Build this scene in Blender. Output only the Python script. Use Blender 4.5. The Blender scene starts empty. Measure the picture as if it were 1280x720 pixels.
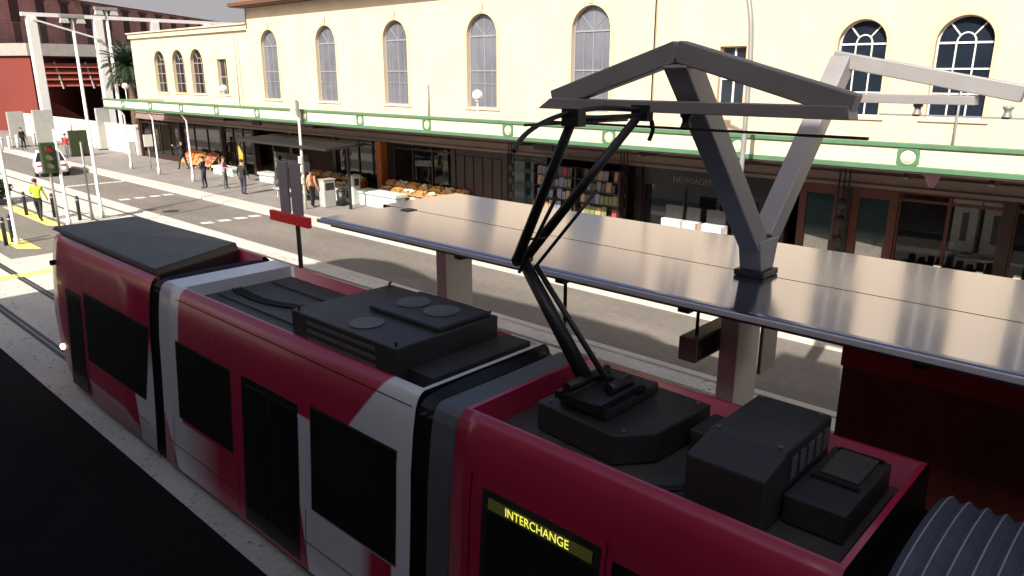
import bpy, bmesh, math, random
from mathutils import Vector, Matrix
from mathutils.noise import noise as pnoise
random.seed(7)
R = math.radians
D = bpy.data
scene = bpy.context.scene
COL = scene.collection
ORG = {}                       # world origin of each thing, for building parts in world coordinates

# ------------------------------------------------------------------ materials
MATS = {}
def mat(name, rgb, rough=.6, metal=0., var=.12, scale=3., bump=0., bscale=40., emit=0., spec=.5, coat=0., stretch=None, var2=0.):
    m = D.materials.new(name); m.use_nodes = True
    nt = m.node_tree; N = nt.nodes; L = nt.links
    b = N['Principled BSDF']
    b.inputs['Base Color'].default_value = (*rgb, 1)
    b.inputs['Roughness'].default_value = rough
    b.inputs['Metallic'].default_value = metal
    b.inputs['Specular IOR Level'].default_value = spec
    b.inputs['Coat Weight'].default_value = coat
    b.inputs['Coat Roughness'].default_value = .12
    tc = N.new('ShaderNodeTexCoord')
    src = tc.outputs['Object']
    if stretch:
        mp = N.new('ShaderNodeMapping'); mp.inputs['Scale'].default_value = stretch
        L.new(src, mp.inputs['Vector']); src = mp.outputs['Vector']
    if var > 0:
        nz = N.new('ShaderNodeTexNoise'); nz.inputs['Scale'].default_value = scale
        nz.inputs['Detail'].default_value = 6; nz.inputs['Roughness'].default_value = .62
        L.new(src, nz.inputs['Vector'])
        mr = N.new('ShaderNodeMapRange')
        mr.inputs['From Min'].default_value = .3; mr.inputs['From Max'].default_value = .7
        mr.inputs['To Min'].default_value = 1 - var; mr.inputs['To Max'].default_value = 1 + var
        L.new(nz.outputs['Fac'], mr.inputs['Value'])
        fac = mr.outputs['Result']
        if var2 > 0:
            n2 = N.new('ShaderNodeTexNoise'); n2.inputs['Scale'].default_value = scale * 23
            n2.inputs['Detail'].default_value = 3
            L.new(src, n2.inputs['Vector'])
            m2 = N.new('ShaderNodeMapRange')
            m2.inputs['From Min'].default_value = .35; m2.inputs['From Max'].default_value = .65
            m2.inputs['To Min'].default_value = 1 - var2; m2.inputs['To Max'].default_value = 1 + var2
            L.new(n2.outputs['Fac'], m2.inputs['Value'])
            mm = N.new('ShaderNodeMath'); mm.operation = 'MULTIPLY'
            L.new(fac, mm.inputs[0]); L.new(m2.outputs['Result'], mm.inputs[1]); fac = mm.outputs[0]
        mx = N.new('ShaderNodeVectorMath'); mx.operation = 'SCALE'
        mx.inputs[0].default_value = rgb
        L.new(fac, mx.inputs['Scale'])
        L.new(mx.outputs['Vector'], b.inputs['Base Color'])
        rr = N.new('ShaderNodeMapRange')
        rr.inputs['To Min'].default_value = max(0, rough * .8); rr.inputs['To Max'].default_value = min(1, rough * 1.2)
        L.new(nz.outputs['Fac'], rr.inputs['Value']); L.new(rr.outputs['Result'], b.inputs['Roughness'])
    if bump > 0:
        n3 = N.new('ShaderNodeTexNoise'); n3.inputs['Scale'].default_value = bscale; n3.inputs['Detail'].default_value = 4
        L.new(src, n3.inputs['Vector'])
        bp = N.new('ShaderNodeBump'); bp.inputs['Strength'].default_value = bump; bp.inputs['Distance'].default_value = .01
        L.new(n3.outputs['Fac'], bp.inputs['Height']); L.new(bp.outputs['Normal'], b.inputs['Normal'])
    if emit > 0:
        b.inputs['Emission Color'].default_value = (*rgb, 1); b.inputs['Emission Strength'].default_value = emit
    MATS[name] = m
    return m
M = MATS

# buildings
mat('stucco', (.53, .44, .325), .85, var=.09, scale=.7, bump=.25, bscale=30, stretch=(1, 1, .35), var2=.04)
mat('stucco_trim', (.52, .42, .28), .8, var=.06, scale=1.5)
mat('fascia_cream', (.6, .54, .39), .6, var=.05, scale=.8, stretch=(1, 1, 3))
mat('heritage_green', (.075, .17, .095), .45, var=.1, scale=2)
mat('eave', (.10, .045, .03), .7)
mat('roof_tile', (.2, .09, .06), .8, var=.25, scale=5)
mat('bulkhead', (.22, .165, .14), .7, var=.15, scale=1.2, stretch=(.6, 1, 2))
mat('timber', (.11, .028, .015), .45, var=.3, scale=4, stretch=(6, 6, .6))
mat('timber_orange', (.42, .1, .02), .45, var=.25, scale=4, stretch=(6, 6, .6))
mat('timber_dark', (.03, .013, .01), .5, var=.3, scale=3, stretch=(5, 5, .5))
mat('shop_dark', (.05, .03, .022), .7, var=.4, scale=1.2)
mat('shop_floor', (.12, .1, .085), .5)
mat('teal_glass', (.01, .03, .035), .08, var=.25, scale=1, spec=.6)
mat('poster', (.7, .68, .62), .6, var=.2, scale=14)
mat('frame_white', (.68, .67, .63), .5, var=.06)
mat('frame_grey', (.24, .235, .25), .5, var=.08)
mat('frame_tan', (.3, .25, .17), .5, var=.1)
mat('pale_stone', (.3, .28, .26), .75, var=.12, scale=2, bump=.2)
mat('dark_glass', (.012, .015, .02), .04, var=0, spec=.7)
mat('window_dark', (.012, .018, .03), .05, var=.3, scale=.7, spec=.8)
# blinds behind glass
def blind_mat():
    m = mat('blind_glass', (.125, .135, .165), .1, var=.3, scale=.45, spec=.9, coat=.6, stretch=(1, 1, .8))
    nt = m.node_tree; N = nt.nodes; L = nt.links; b = N['Principled BSDF']
    lk = b.inputs['Base Color'].links[0]; srcs = lk.from_socket
    tc = N.new('ShaderNodeTexCoord'); w = N.new('ShaderNodeTexWave'); w.wave_type = 'BANDS'; w.bands_direction = 'X'
    w.inputs['Scale'].default_value = .8; w.inputs['Distortion'].default_value = 1.6; w.inputs['Detail'].default_value = 2
    L.new(tc.outputs['Object'], w.inputs['Vector'])
    mr = N.new('ShaderNodeMapRange'); mr.inputs['To Min'].default_value = .96; mr.inputs['To Max'].default_value = 1.04
    L.new(w.outputs['Fac'], mr.inputs['Value'])
    sc = N.new('ShaderNodeVectorMath'); sc.operation = 'SCALE'
    L.new(srcs, sc.inputs[0]); L.new(mr.outputs['Result'], sc.inputs['Scale']); L.new(sc.outputs['Vector'], b.inputs['Base Color'])
blind_mat()
def glass_mat():
    m = D.materials.new('shop_glass'); m.use_nodes = True
    N = m.node_tree.nodes; L = m.node_tree.links
    N.remove(N['Principled BSDF'])
    t = N.new('ShaderNodeBsdfTransparent'); t.inputs['Color'].default_value = (.75, .78, .78, 1)
    g = N.new('ShaderNodeBsdfGlossy'); g.inputs['Roughness'].default_value = .02
    f = N.new('ShaderNodeFresnel'); f.inputs['IOR'].default_value = 1.55
    mx = N.new('ShaderNodeMixShader')
    L.new(f.outputs[0], mx.inputs[0]); L.new(t.outputs[0], mx.inputs[1]); L.new(g.outputs[0], mx.inputs[2])
    L.new(mx.outputs[0], N['Material Output'].inputs['Surface'])
    MATS['shop_glass'] = m
glass_mat()
# ground
mat('asphalt', (.165, .147, .128), .85, var=.2, scale=.35, bump=.4, bscale=90, var2=.13, stretch=(.45, 1.6, 1))
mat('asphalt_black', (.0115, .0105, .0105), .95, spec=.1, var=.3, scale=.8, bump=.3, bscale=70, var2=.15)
mat('kerb_stone', (.5, .46, .4), .8, var=.1, scale=1.5, bump=.2)
mat('road_paint', (.62, .6, .55), .7, var=.15, scale=5)
mat('tactile_yellow', (.74, .66, .18), .7, var=.12, scale=4)
mat('groove', (.035, .033, .032), .5, var=.2)
mat('rail_steel', (.3, .29, .28), .35, metal=.8, var=.2)
mat('platform_paving', (.36, .34, .31), .8, var=.12, scale=1.2, var2=.06)
mat('earth', (.2, .19, .17), .9, var=.2, scale=.05)
def concrete_mat():
    m = mat('track_concrete', (.5, .475, .43), .85, var=.13, scale=.5, bump=.35, bscale=50, var2=.08)
    nt = m.node_tree; N = nt.nodes; L = nt.links; b = N['Principled BSDF']
    s = b.inputs['Base Color'].links[0].from_socket
    tc = N.new('ShaderNodeTexCoord'); v = N.new('ShaderNodeTexVoronoi'); v.inputs['Scale'].default_value = 7; v.inputs['Randomness'].default_value = 1
    L.new(tc.outputs['Object'], v.inputs['Vector'])
    mr = N.new('ShaderNodeMapRange'); mr.inputs['From Min'].default_value = .14; mr.inputs['From Max'].default_value = .3
    mr.inputs['To Min'].default_value = .15; mr.inputs['To Max'].default_value = 1
    L.new(v.outputs['Distance'], mr.inputs['Value'])
    nz = N.new('ShaderNodeTexNoise'); nz.inputs['Scale'].default_value = 1.3
    L.new(tc.outputs['Object'], nz.inputs['Vector'])
    st = N.new('ShaderNodeMapRange'); st.inputs['From Min'].default_value = .44; st.inputs['From Max'].default_value = .62
    L.new(nz.outputs['Fac'], st.inputs['Value'])
    mx = N.new('ShaderNodeMix'); mx.data_type = 'FLOAT'
    L.new(st.outputs['Result'], mx.inputs['Factor']); mx.inputs['A'].default_value = 1; L.new(mr.outputs['Result'], mx.inputs['B'])
    sc = N.new('ShaderNodeVectorMath'); sc.operation = 'SCALE'
    L.new(s, sc.inputs[0]); L.new(mx.outputs['Result'], sc.inputs['Scale']); L.new(sc.outputs['Vector'], b.inputs['Base Color'])
concrete_mat()
def brick_mat(name, c1, c2, mortar, w, h, size=.012, rough=.85, vert=False, var=.12):
    m = mat(name, c1, rough, var=var, scale=.6, var2=.05)
    nt = m.node_tree; N = nt.nodes; L = nt.links; b = N['Principled BSDF']
    s = b.inputs['Base Color'].links[0].from_node
    tc = N.new('ShaderNodeTexCoord'); src = tc.outputs['Object']
    if vert:
        sx = N.new('ShaderNodeSeparateXYZ'); L.new(src, sx.inputs[0]); cx = N.new('ShaderNodeCombineXYZ')
        ad = N.new('ShaderNodeMath'); L.new(sx.outputs['X'], ad.inputs[0]); L.new(sx.outputs['Y'], ad.inputs[1])
        L.new(ad.outputs[0], cx.inputs['X']); L.new(sx.outputs['Z'], cx.inputs['Y']); src = cx.outputs[0]
    br = N.new('ShaderNodeTexBrick'); br.inputs['Scale'].default_value = 1
    br.inputs['Brick Width'].default_value = w; br.inputs['Row Height'].default_value = h; br.inputs['Mortar Size'].default_value = size
    br.inputs['Color1'].default_value = (*c1, 1); br.inputs['Color2'].default_value = (*c2, 1); br.inputs['Mortar'].default_value = (*mortar, 1)
    L.new(src, br.inputs['Vector']); L.new(br.outputs['Color'], s.inputs[0])
brick_mat('pavers', (.235, .215, .205), (.205, .19, .18), (.15, .14, .13), .6, .3, .012)
brick_mat('red_brick', (.56, .215, .165), (.48, .17, .13), (.46, .3, .26), .6, .2, .02, vert=True, var=.2)
mat('red_render', (.16, .026, .018), .8, var=.12, scale=.25)
mat('red_louvre', (.3, .07, .05), .6)
mat('void', (.07, .024, .022), .8)
mat('white_paint', (.72, .7, .66), .5, var=.06)
mat('white_wall', (.66, .62, .57), .8, var=.08, scale=.5)
mat('grey_metal_roof', (.3, .29, .3), .5, var=.1)
mat('office_wall', (.2, .19, .185), .8, var=.12, scale=.5)
# tram
mat('tram_dark', (.019, .0175, .0165), .42, var=.2, scale=2, bump=.1)
mat('tram_floor', (.062, .058, .054), .55, var=.25, scale=2.5)
mat('tram_box', (.034, .032, .031), .5, var=.2, scale=3)
mat('tram_grille', (.11, .11, .115), .5, var=.25, scale=30)
mat('tram_black', (.008, .008, .009), .35, var=.1)
mat('tram_glass', (.013, .014, .013), .2, var=.35, scale=1.5, spec=.3)
mat('tram_red', (.42, .018, .06), .3, var=.06, scale=1.5, coat=.45)
mat('tram_grey', (.1, .11, .125), .4, var=.1)
mat('bellows', (.075, .08, .105), .55, var=.15, scale=8)
mat('bellows_edge', (.32, .33, .38), .5)
mat('rubber', (.01, .01, .01), .7)
mat('panto', (.01, .01, .011), .45, var=.2)
mat('headlamp', (1, .55, .2), .2, var=0, emit=6)
mat('led_text', (.8, .78, .1), .4, var=0, emit=.7)
mat('led_board', (.05, .05, .012), .4, var=.3, scale=60, emit=.25)
# street things
def brushed():
    m = mat('shelter_metal', (.335, .36, .46), .135, metal=.95, var=.06, scale=.5, stretch=(.5, 3, 1), var2=.02)
    N = m.node_tree.nodes; L = m.node_tree.links; b = N['Principled BSDF']
    b.inputs['Anisotropic'].default_value = .85
    c = N.new('ShaderNodeCombineXYZ'); c.inputs['Y'].default_value = 1
    L.new(c.outputs[0], b.inputs['Tangent'])
brushed()
mat('shelter_edge', (.5, .48, .53), .45, metal=.0, var=.05)
mat('shelter_soffit', (.12, .11, .11), .6)
mat('column_metal', (.68, .68, .69), .5, metal=.1, var=.06)
mat('gantry_metal', (.27, .26, .265), .5, metal=.25, var=.08, scale=2)
mat('gantry_base', (.03, .03, .033), .5)
mat('maroon_panel', (.17, .045, .04), .35, var=.35, scale=1.2)
mat('maroon_band', (.42, .02, .03), .35)
mat('sign_red', (.75, .012, .02), .4, var=.05)
mat('sign_grey', (.24, .225, .25), .5, var=.1)
mat('display_case', (.17, .14, .13), .4, var=.12)
mat('pole_white', (.66, .64, .6), .45, var=.08)
mat('pole_grey', (.3, .29, .28), .45, metal=.3, var=.1)
mat('black_metal', (.015, .015, .016), .45)
mat('globe', (.85, .84, .78), .3, var=.03)
mat('box_grey', (.36, .36, .34), .5, var=.12)
mat('box_white', (.46, .47, .45), .5, var=.1)
mat('signal_case', (.035, .05, .02), .5)
mat('signal_red', (.35, .01, .01), .3, emit=.35, var=0)
mat('signal_off', (.5, .5, .3), .3, var=.1)
mat('car_white', (.75, .75, .75), .25, coat=.6, var=.03)
mat('tail_lamp', (.4, .02, .02), .3)
mat('skin', (.48, .27, .18), .5, var=.05)
mat('hair', (.03, .018, .012), .6)
mat('cloth_black', (.014, .014, .018), .8, var=.25)
mat('cloth_navy', (.025, .028, .05), .8, var=.25)
mat('cloth_grey', (.13, .13, .14), .8, var=.2)
mat('cloth_hivis', (.55, .75, .03), .7, var=.1)
mat('cloth_orange', (.6, .25, .14), .8, var=.12)
mat('cloth_pink', (.42, .2, .3), .8, var=.2)
mat('cloth_red', (.3, .03, .04), .8, var=.2)
mat('cloth_white', (.6, .6, .6), .8)
mat('leaf_dark', (.018, .038, .014), .6, var=.4, scale=3)
mat('bark', (.12, .08, .05), .9, var=.3, scale=6, bump=.6)
for k, c in enumerate([(.6, .22, .05), (.5, .11, .05), (.58, .42, .12), (.16, .2, .07), (.6, .53, .4), (.3, .05, .05), (.2, .22, .27), (.4, .26, .15)]):
    mat('goods_%d' % k, c, .6, var=.25, scale=12)
mat('goods_8', (.09, .08, .08), .6, var=.3, scale=12)
mat('crate_wood', (.4, .24, .1), .7, var=.2, scale=6)
mat('table_pale', (.52, .6, .56), .6, var=.1)
mat('flag_yellow', (.55, .33, .03), .6)

# ------------------------------------------------------------------ mesh builder
class MB:
    def __init__(s): s.bm = bmesh.new()
    def quad(s, pts, mi=0):
        f = s.bm.faces.new([s.bm.verts.new(p) for p in pts]); f.material_index = mi; return f
    def box(s, x0, x1, y0, y1, z0, z1, mi=0):
        v = [s.bm.verts.new((x, y, z)) for x in (x0, x1) for y in (y0, y1) for z in (z0, z1)]
        for a in ((0,1,3,2),(4,6,7,5),(0,4,5,1),(2,3,7,6),(0,2,6,4),(1,5,7,3)):
            s.bm.faces.new([v[i] for i in a]).material_index = mi
        return s
    def hexa(s, b, t, mi=0):            # bottom loop, top loop (same length)
        n = len(b); B = [s.bm.verts.new(p) for p in b]; T = [s.bm.verts.new(p) for p in t]
        s.bm.faces.new(B[::-1]).material_index = mi; s.bm.faces.new(T).material_index = mi
        for i in range(n):
            s.bm.faces.new([B[i], B[(i+1)%n], T[(i+1)%n], T[i]]).material_index = mi
        return s
    def bar(s, p, q, w, h=None, up=(0,0,1), mi=0):
        h = h or w; p = Vector(p); q = Vector(q); d = (q-p).normalized(); u = Vector(up)
        sd = d.cross(u)
        if sd.length < 1e-4: sd = d.cross(Vector((0,1,0)))
        sd.normalize(); u = sd.cross(d).normalized()
        def ring(c): return [c+sd*a*w/2+u*b*h/2 for a, b in ((-1,-1),(1,-1),(1,1),(-1,1))]
        return s.hexa(ring(p), ring(q), mi)
    def tube(s, pts, r, n=8, mi=0, cap=True):
        pts = [Vector(p) for p in pts]; rs = r if isinstance(r, (list, tuple)) else [r]*len(pts)
        prev = None; rings = []
        for i, p in enumerate(pts):
            d = (pts[min(i+1, len(pts)-1)] - pts[max(i-1, 0)]).normalized()
            if prev is None:
                a = d.cross(Vector((0,0,1)))
                if a.length < 1e-3: a = d.cross(Vector((0,1,0)))
                a.normalize()
            else:
                a = prev - d*prev.dot(d); a.normalize()
            prev = a; b = d.cross(a)
            rings.append([s.bm.verts.new(p + (a*math.cos(t)+b*math.sin(t))*rs[i]) for t in [2*math.pi*k/n for k in range(n)]])
        for A, B in zip(rings, rings[1:]):
            for k in range(n):
                f = s.bm.faces.new([A[k], A[(k+1)%n], B[(k+1)%n], B[k]]); f.material_index = mi; f.smooth = True
        if cap:
            s.bm.faces.new(rings[0][::-1]).material_index = mi; s.bm.faces.new(rings[-1]).material_index = mi
        return s
    def sphere(s, c, r, mi=0, sc=(1,1,1), seg=14):
        g = bmesh.ops.create_uvsphere(s.bm, u_segments=seg, v_segments=max(6, seg//2+2), radius=r,
              matrix=Matrix.Translation(c) @ Matrix.Diagonal((*sc, 1)))
        fs = {f for v in g['verts'] for f in v.link_faces}
        for f in fs: f.material_index = mi; f.smooth = True
        return s
    def prism(s, poly, axis, a, b, mi=0):      # 2D polygon extruded along axis 'x','y','z' from a to b
        def P(u, v, w):
            return {'x': (w, u, v), 'y': (u, w, v), 'z': (u, v, w)}[axis]
        return s.hexa([P(u, v, a) for u, v in poly], [P(u, v, b) for u, v in poly], mi)
    def build(s, name, mats, parent=None, bevel=0, smooth=False, local=False, seg=2, recalc=True):
        if recalc: bmesh.ops.recalc_face_normals(s.bm, faces=s.bm.faces)
        if parent is not None and not local:
            bmesh.ops.translate(s.bm, verts=s.bm.verts, vec=-ORG.get(parent.name, Vector()))
        me = D.meshes.new(name); s.bm.to_mesh(me); s.bm.free()
        for m in (mats if isinstance(mats, (list, tuple)) else [mats]): me.materials.append(M[m] if isinstance(m, str) else m)
        if smooth:
            for p in me.polygons: p.use_smooth = True
        o = D.objects.new(name, me); COL.objects.link(o)
        if parent is not None:
            o.parent = parent; ORG[o.name] = ORG.get(parent.name, Vector()).copy() if not local else Vector()
        if bevel:
            b = o.modifiers.new('bevel', 'BEVEL'); b.width = bevel; b.segments = seg; b.limit_method = 'ANGLE'; b.angle_limit = R(35)
        return o

def tag(o, label=None, cat=None, group=None, kind=None):
    if label: o['label'] = label
    if cat: o['category'] = cat
    if group: o['group'] = group
    if kind: o['kind'] = kind
    return o
def thing(name, label, cat, loc=(0,0,0), rz=0, group=None):
    o = D.objects.new(name, None); COL.objects.link(o); o.location = loc; o.rotation_euler = (0, 0, rz)
    o.empty_display_size = .3
    ORG[o.name] = Vector(loc)
    return tag(o, label, cat, group)
def dup(root, loc, rz=None, label=None, group=None):
    def rec(o, par):
        c = o.copy(); COL.objects.link(c)
        if par is not None: c.parent = par
        for ch in list(o.children): rec(ch, c)
        return c
    r = rec(root, None); r.location = loc
    if rz is not None: r.rotation_euler = (0, 0, rz)
    if label: r['label'] = label
    if group: r['group'] = group
    return r
def struct(o): o['kind'] = 'structure'; return o
def text(name, body, size, loc, m, parent, xscale=1., extrude=.004):
    cu = D.curves.new(name, 'FONT'); cu.body = body; cu.size = size; cu.extrude = extrude; cu.align_x = 'CENTER'; cu.align_y = 'CENTER'
    t = D.objects.new(name, cu); COL.objects.link(t)
    bpy.context.view_layer.update()
    me = D.meshes.new_from_object(t.evaluated_get(bpy.context.evaluated_depsgraph_get()))
    COL.objects.unlink(t); D.objects.remove(t)
    me.materials.clear(); me.materials.append(M[m])
    me.transform(Matrix.Translation(Vector(loc) - ORG.get(parent.name, Vector())) @ Matrix.Rotation(R(90), 4, 'X') @ Matrix.Diagonal((xscale, 1, 1, 1)))
    o = D.objects.new(name, me); COL.objects.link(o); o.parent = parent
    ORG[o.name] = ORG.get(parent.name, Vector()).copy()
    return o

def curve(pts, n=24):
    o = []
    P = [Vector(p) for p in pts]
    for i in range(len(P)-1):
        p0 = P[max(i-1, 0)]; p1 = P[i]; p2 = P[i+1]; p3 = P[min(i+2, len(P)-1)]
        for k in range(6):
            t = k/6; o.append(.5*((2*p1)+(p2-p0)*t+(2*p0-5*p1+4*p2-p3)*t*t+(3*p1-p0-3*p2+p3)*t**3))
    return o+[P[-1]]

# ------------------------------------------------------------------ camera
CAMH = 6.0
f_px = 930.; pitch = math.atan(267/930.); th = math.atan2(1040, f_px/math.cos(pitch))
F = Vector((-math.cos(th), math.sin(th), 0)); Rt = Vector((math.sin(th), math.cos(th), 0)); U = Vector((0, 0, 1))
fw = F*math.cos(pitch) - U*math.sin(pitch); up = F*math.sin(pitch) + U*math.cos(pitch)
cam = D.objects.new('camera', D.cameras.new('camera')); COL.objects.link(cam)
cam.matrix_world = Matrix(((Rt.x, up.x, -fw.x, 0), (Rt.y, up.y, -fw.y, 0), (Rt.z, up.z, -fw.z, CAMH), (0, 0, 0, 1)))
cam.data.sensor_width = 36; cam.data.lens = 36*f_px/1280; cam.data.clip_end = 3000; cam.data.clip_start = .05
scene.camera = cam

# ------------------------------------------------------------------ light
EL = R(37.5); AZ = Vector((-.3, .954, 0)).normalized()
sdir = (AZ*math.cos(EL) - U*math.sin(EL)).normalized()
sun = D.objects.new('sun', D.lights.new('sun', 'SUN')); COL.objects.link(sun)
sun.rotation_euler = sdir.to_track_quat('-Z', 'Y').to_euler(); sun.location = (0, -20, 60)
sun.data.energy = 5.0; sun.data.angle = R(.5); sun.data.color = (1, .93, .82)
w = D.worlds.new('World'); scene.world = w; w.use_nodes = True
wn = w.node_tree.nodes; wl = w.node_tree.links
sky = wn.new('ShaderNodeTexSky'); sky.sky_type = 'NISHITA'; sky.sun_disc = False
sky.sun_elevation = EL; sky.sun_rotation = math.atan2(-AZ.x, -AZ.y)
sky.air_density = .8; sky.dust_density = 4.5; sky.ozone_density = .4
wl.new(sky.outputs['Color'], wn['Background'].inputs['Color']); wn['Background'].inputs['Strength'].default_value = .085
vs = scene.view_settings; vs.view_transform = 'Standard'; vs.look = 'None'; vs.gamma = 1; vs.use_curve_mapping = False; vs.exposure = .8
scene.cycles.use_denoising = True

# ------------------------------------------------------------------ ground
def sheet(name, m, x0, x1, y0, y1, z):
    b = MB(); nx = 1
    b.quad([(x0, y0, z), (x1, y0, z), (x1, y1, z), (x0, y1, z)])
    return struct(b.build(name, m))
sheet('ground', 'earth', -700, 700, -500, 900, 0)
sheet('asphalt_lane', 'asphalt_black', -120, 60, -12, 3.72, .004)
sheet('track_slab', 'track_concrete', -140, 60, 3.72, 13.0, .004)
sheet('road', 'asphalt', -160, 60, 13.2, 16.5, .004)
b = MB(); b.box(-140, 60, 13.0, 13.2, 0, .05); struct(b.build('road_edge_strip', 'kerb_stone', bevel=.01))
b = MB(); b.box(-160, 60, 16.5, 16.62, -.02, .1); b.box(-160, 60, 16.623, 17.45, -.02, .104)
struct(b.build('kerb', 'kerb_stone', bevel=.01))
b = MB(); b.box(-160, 60, 17.453, 40, -.02, .108); struct(b.build('footpath', 'pavers'))
b = MB(); b.box(-11.6, 40, 6.75, 9.6, -.02, .3); struct(b.build('platform', 'platform_paving', bevel=.02))
# rails set in the slab, two grooves per track
b = MB()
for y, g in ((4.56, .11), (5.86, .1), (10.9, .06), (12.42, .06)): b.quad([(-140, y-g, .008), (60, y-g, .008), (60, y+g, .008), (-140, y+g, .008)])
struct(b.build('rail_groove', 'groove'))
b = MB()
for y in (4.56, 5.86, 10.9, 12.42): b.quad([(-140, y-.02, .012), (60, y-.02, .012), (60, y+.02, .012), (-140, y+.02, .012)])
struct(b.build('rail', 'rail_steel'))
# crossing between the tracks
sheet('crossing_path', 'asphalt', -62, -29.0, 6.35, 9.75, .008)
b = MB()
b.quad([(-41, 9.05, .012), (-34.6, 9.05, .012), (-34.0, 9.55, .012), (-41, 9.55, .012)])
b.quad([(-37.6, 6.95, .012), (-30.6, 6.95, .012), (-30.0, 7.55, .012), (-37.6, 7.55, .012)])
b.quad([(-26.75, 2.2, .012), (-26.25, 2.2, .012), (-26.05, 6.9, .012), (-26.55, 6.9, .012)])
struct(b.build('tactile_paving', 'tactile_yellow'))
b = MB()
def dash(x, y, l, wd): b.quad([(x-wd, y, .008), (x+wd, y, .008), (x+wd+.1, y+l, .008), (x-wd+.1, y+l, .008)])
for x in (-39.3, -30.4):
    for y in (13.6, 14.35, 15.1, 15.75): dash(x, y, .45, .22)
dash(-46.3, 13.3, 3.1, .16)
b.quad([(-100, 13.28, .008), (-46, 13.28, .008), (-46, 13.38, .008), (-100, 13.38, .008)])
struct(b.build('road_marking', 'road_paint'))

b = MB(); b.tube([(-34.2, 13.95, .006), (-34.2, 13.95, .02)], .36, 24); b.tube([(-34.2, 13.95, .0205), (-34.2, 13.95, .026)], .28, 20)
mh = b.build('manhole_cover', 'groove'); tag(mh, 'round dark manhole cover in road beside the front tram car roof', 'manhole cover')
# ------------------------------------------------------------------ tram
YC = 5.28; ZT = 3.0
PROF = [(.15, 1.26), (.6, 1.225), (1.15, 1.185), (1.67, 1.15), (2.18, 1.12), (2.6, 1.07), (2.85, 1.025), (2.94, .985), (2.985, .94), (3.0, .9)]   # z, half width
def hw(z):
    for (z0, a), (z1, c) in zip(PROF, PROF[1:]):
        if z <= z1: return a + (c-a)*(z-z0)/(z1-z0)
    return PROF[-1][1]
def livery(name, expr):
    """paint of one car: red with white areas, split by lines in x and z"""
    m = mat(name, (.42, .018, .06), .3, var=.05, scale=1.5, coat=.45)
    nt = m.node_tree; N = nt.nodes; L = nt.links; bs = N['Principled BSDF']
    s = bs.inputs['Base Color'].links[0].from_socket
    tc = N.new('ShaderNodeTexCoord'); sp = N.new('ShaderNodeSeparateXYZ'); L.new(tc.outputs['Object'], sp.inputs[0])
    def lin(ax, az, c, soft=.012):            # smooth step of ax*x + az*z + c over +-soft
        a = N.new('ShaderNodeMath'); a.operation = 'MULTIPLY'; L.new(sp.outputs['X'], a.inputs[0]); a.inputs[1].default_value = ax
        d = N.new('ShaderNodeMath'); d.operation = 'MULTIPLY_ADD'; L.new(sp.outputs['Z'], d.inputs[0]); d.inputs[1].default_value = az; L.new(a.outputs[0], d.inputs[2])
        r = N.new('ShaderNodeMapRange'); r.inputs['From Min'].default_value = -c-soft; r.inputs['From Max'].default_value = -c+soft
        L.new(d.outputs[0], r.inputs['Value']); return r.outputs['Result']
    def op(o, p, q):
        n = N.new('ShaderNodeMath'); n.operation = o; L.new(p, n.inputs[0]); L.new(q, n.inputs[1]); return n.outputs[0]
    fac = expr(lin, op)
    mx = N.new('ShaderNodeMix'); mx.data_type = 'RGBA'
    L.new(fac, mx.inputs['Factor']); L.new(s, mx.inputs['A']); mx.inputs['B'].default_value = (.68, .68, .71, 1)
    L.new(mx.outputs['Result'], bs.inputs['Base Color'])
    return m
AND, OR = 'MULTIPLY', 'MAXIMUM'
TR = thing('tram', 'crimson and white articulated tram with black roof gear and raised pantograph', 'tram', (0, 0, 0))
livery('paint_front', lambda l, o: o(AND, l(1, .28, 12.08), l(0, -1, 1.75, .3)))
def mid_expr(l, o):
    front = o(AND, l(-1, 0, -10.55), l(0, 1, -.95))                            # white front column
    low = o(AND, o(AND, l(1, .53, 10.67), l(-1, 0, -10.0, .6)), l(0, -1, .98))   # fading white below the first window
    rear = o(AND, l(1, -.85, 8.3, .02), l(0, 1, -1.0))                          # curved white end
    col = o(AND, o(AND, l(1, -.03, 7.42), l(-1, 0, -6.9)), o(AND, l(0, -1, 2.15), l(0, 1, -.96)))
    lowr = o(AND, o(AND, l(1, .236, 7.10), l(0, -1, 1.0)), o(OR, l(-1, 0, -6.0, .12), l(1, 0, 5.55)))
    end = l(1, 0, 5.5)
    return o(OR, o(OR, front, low), o(OR, o(OR, rear, col), o(OR, lowr, end)))
livery('paint_middle', mid_expr)
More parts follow.
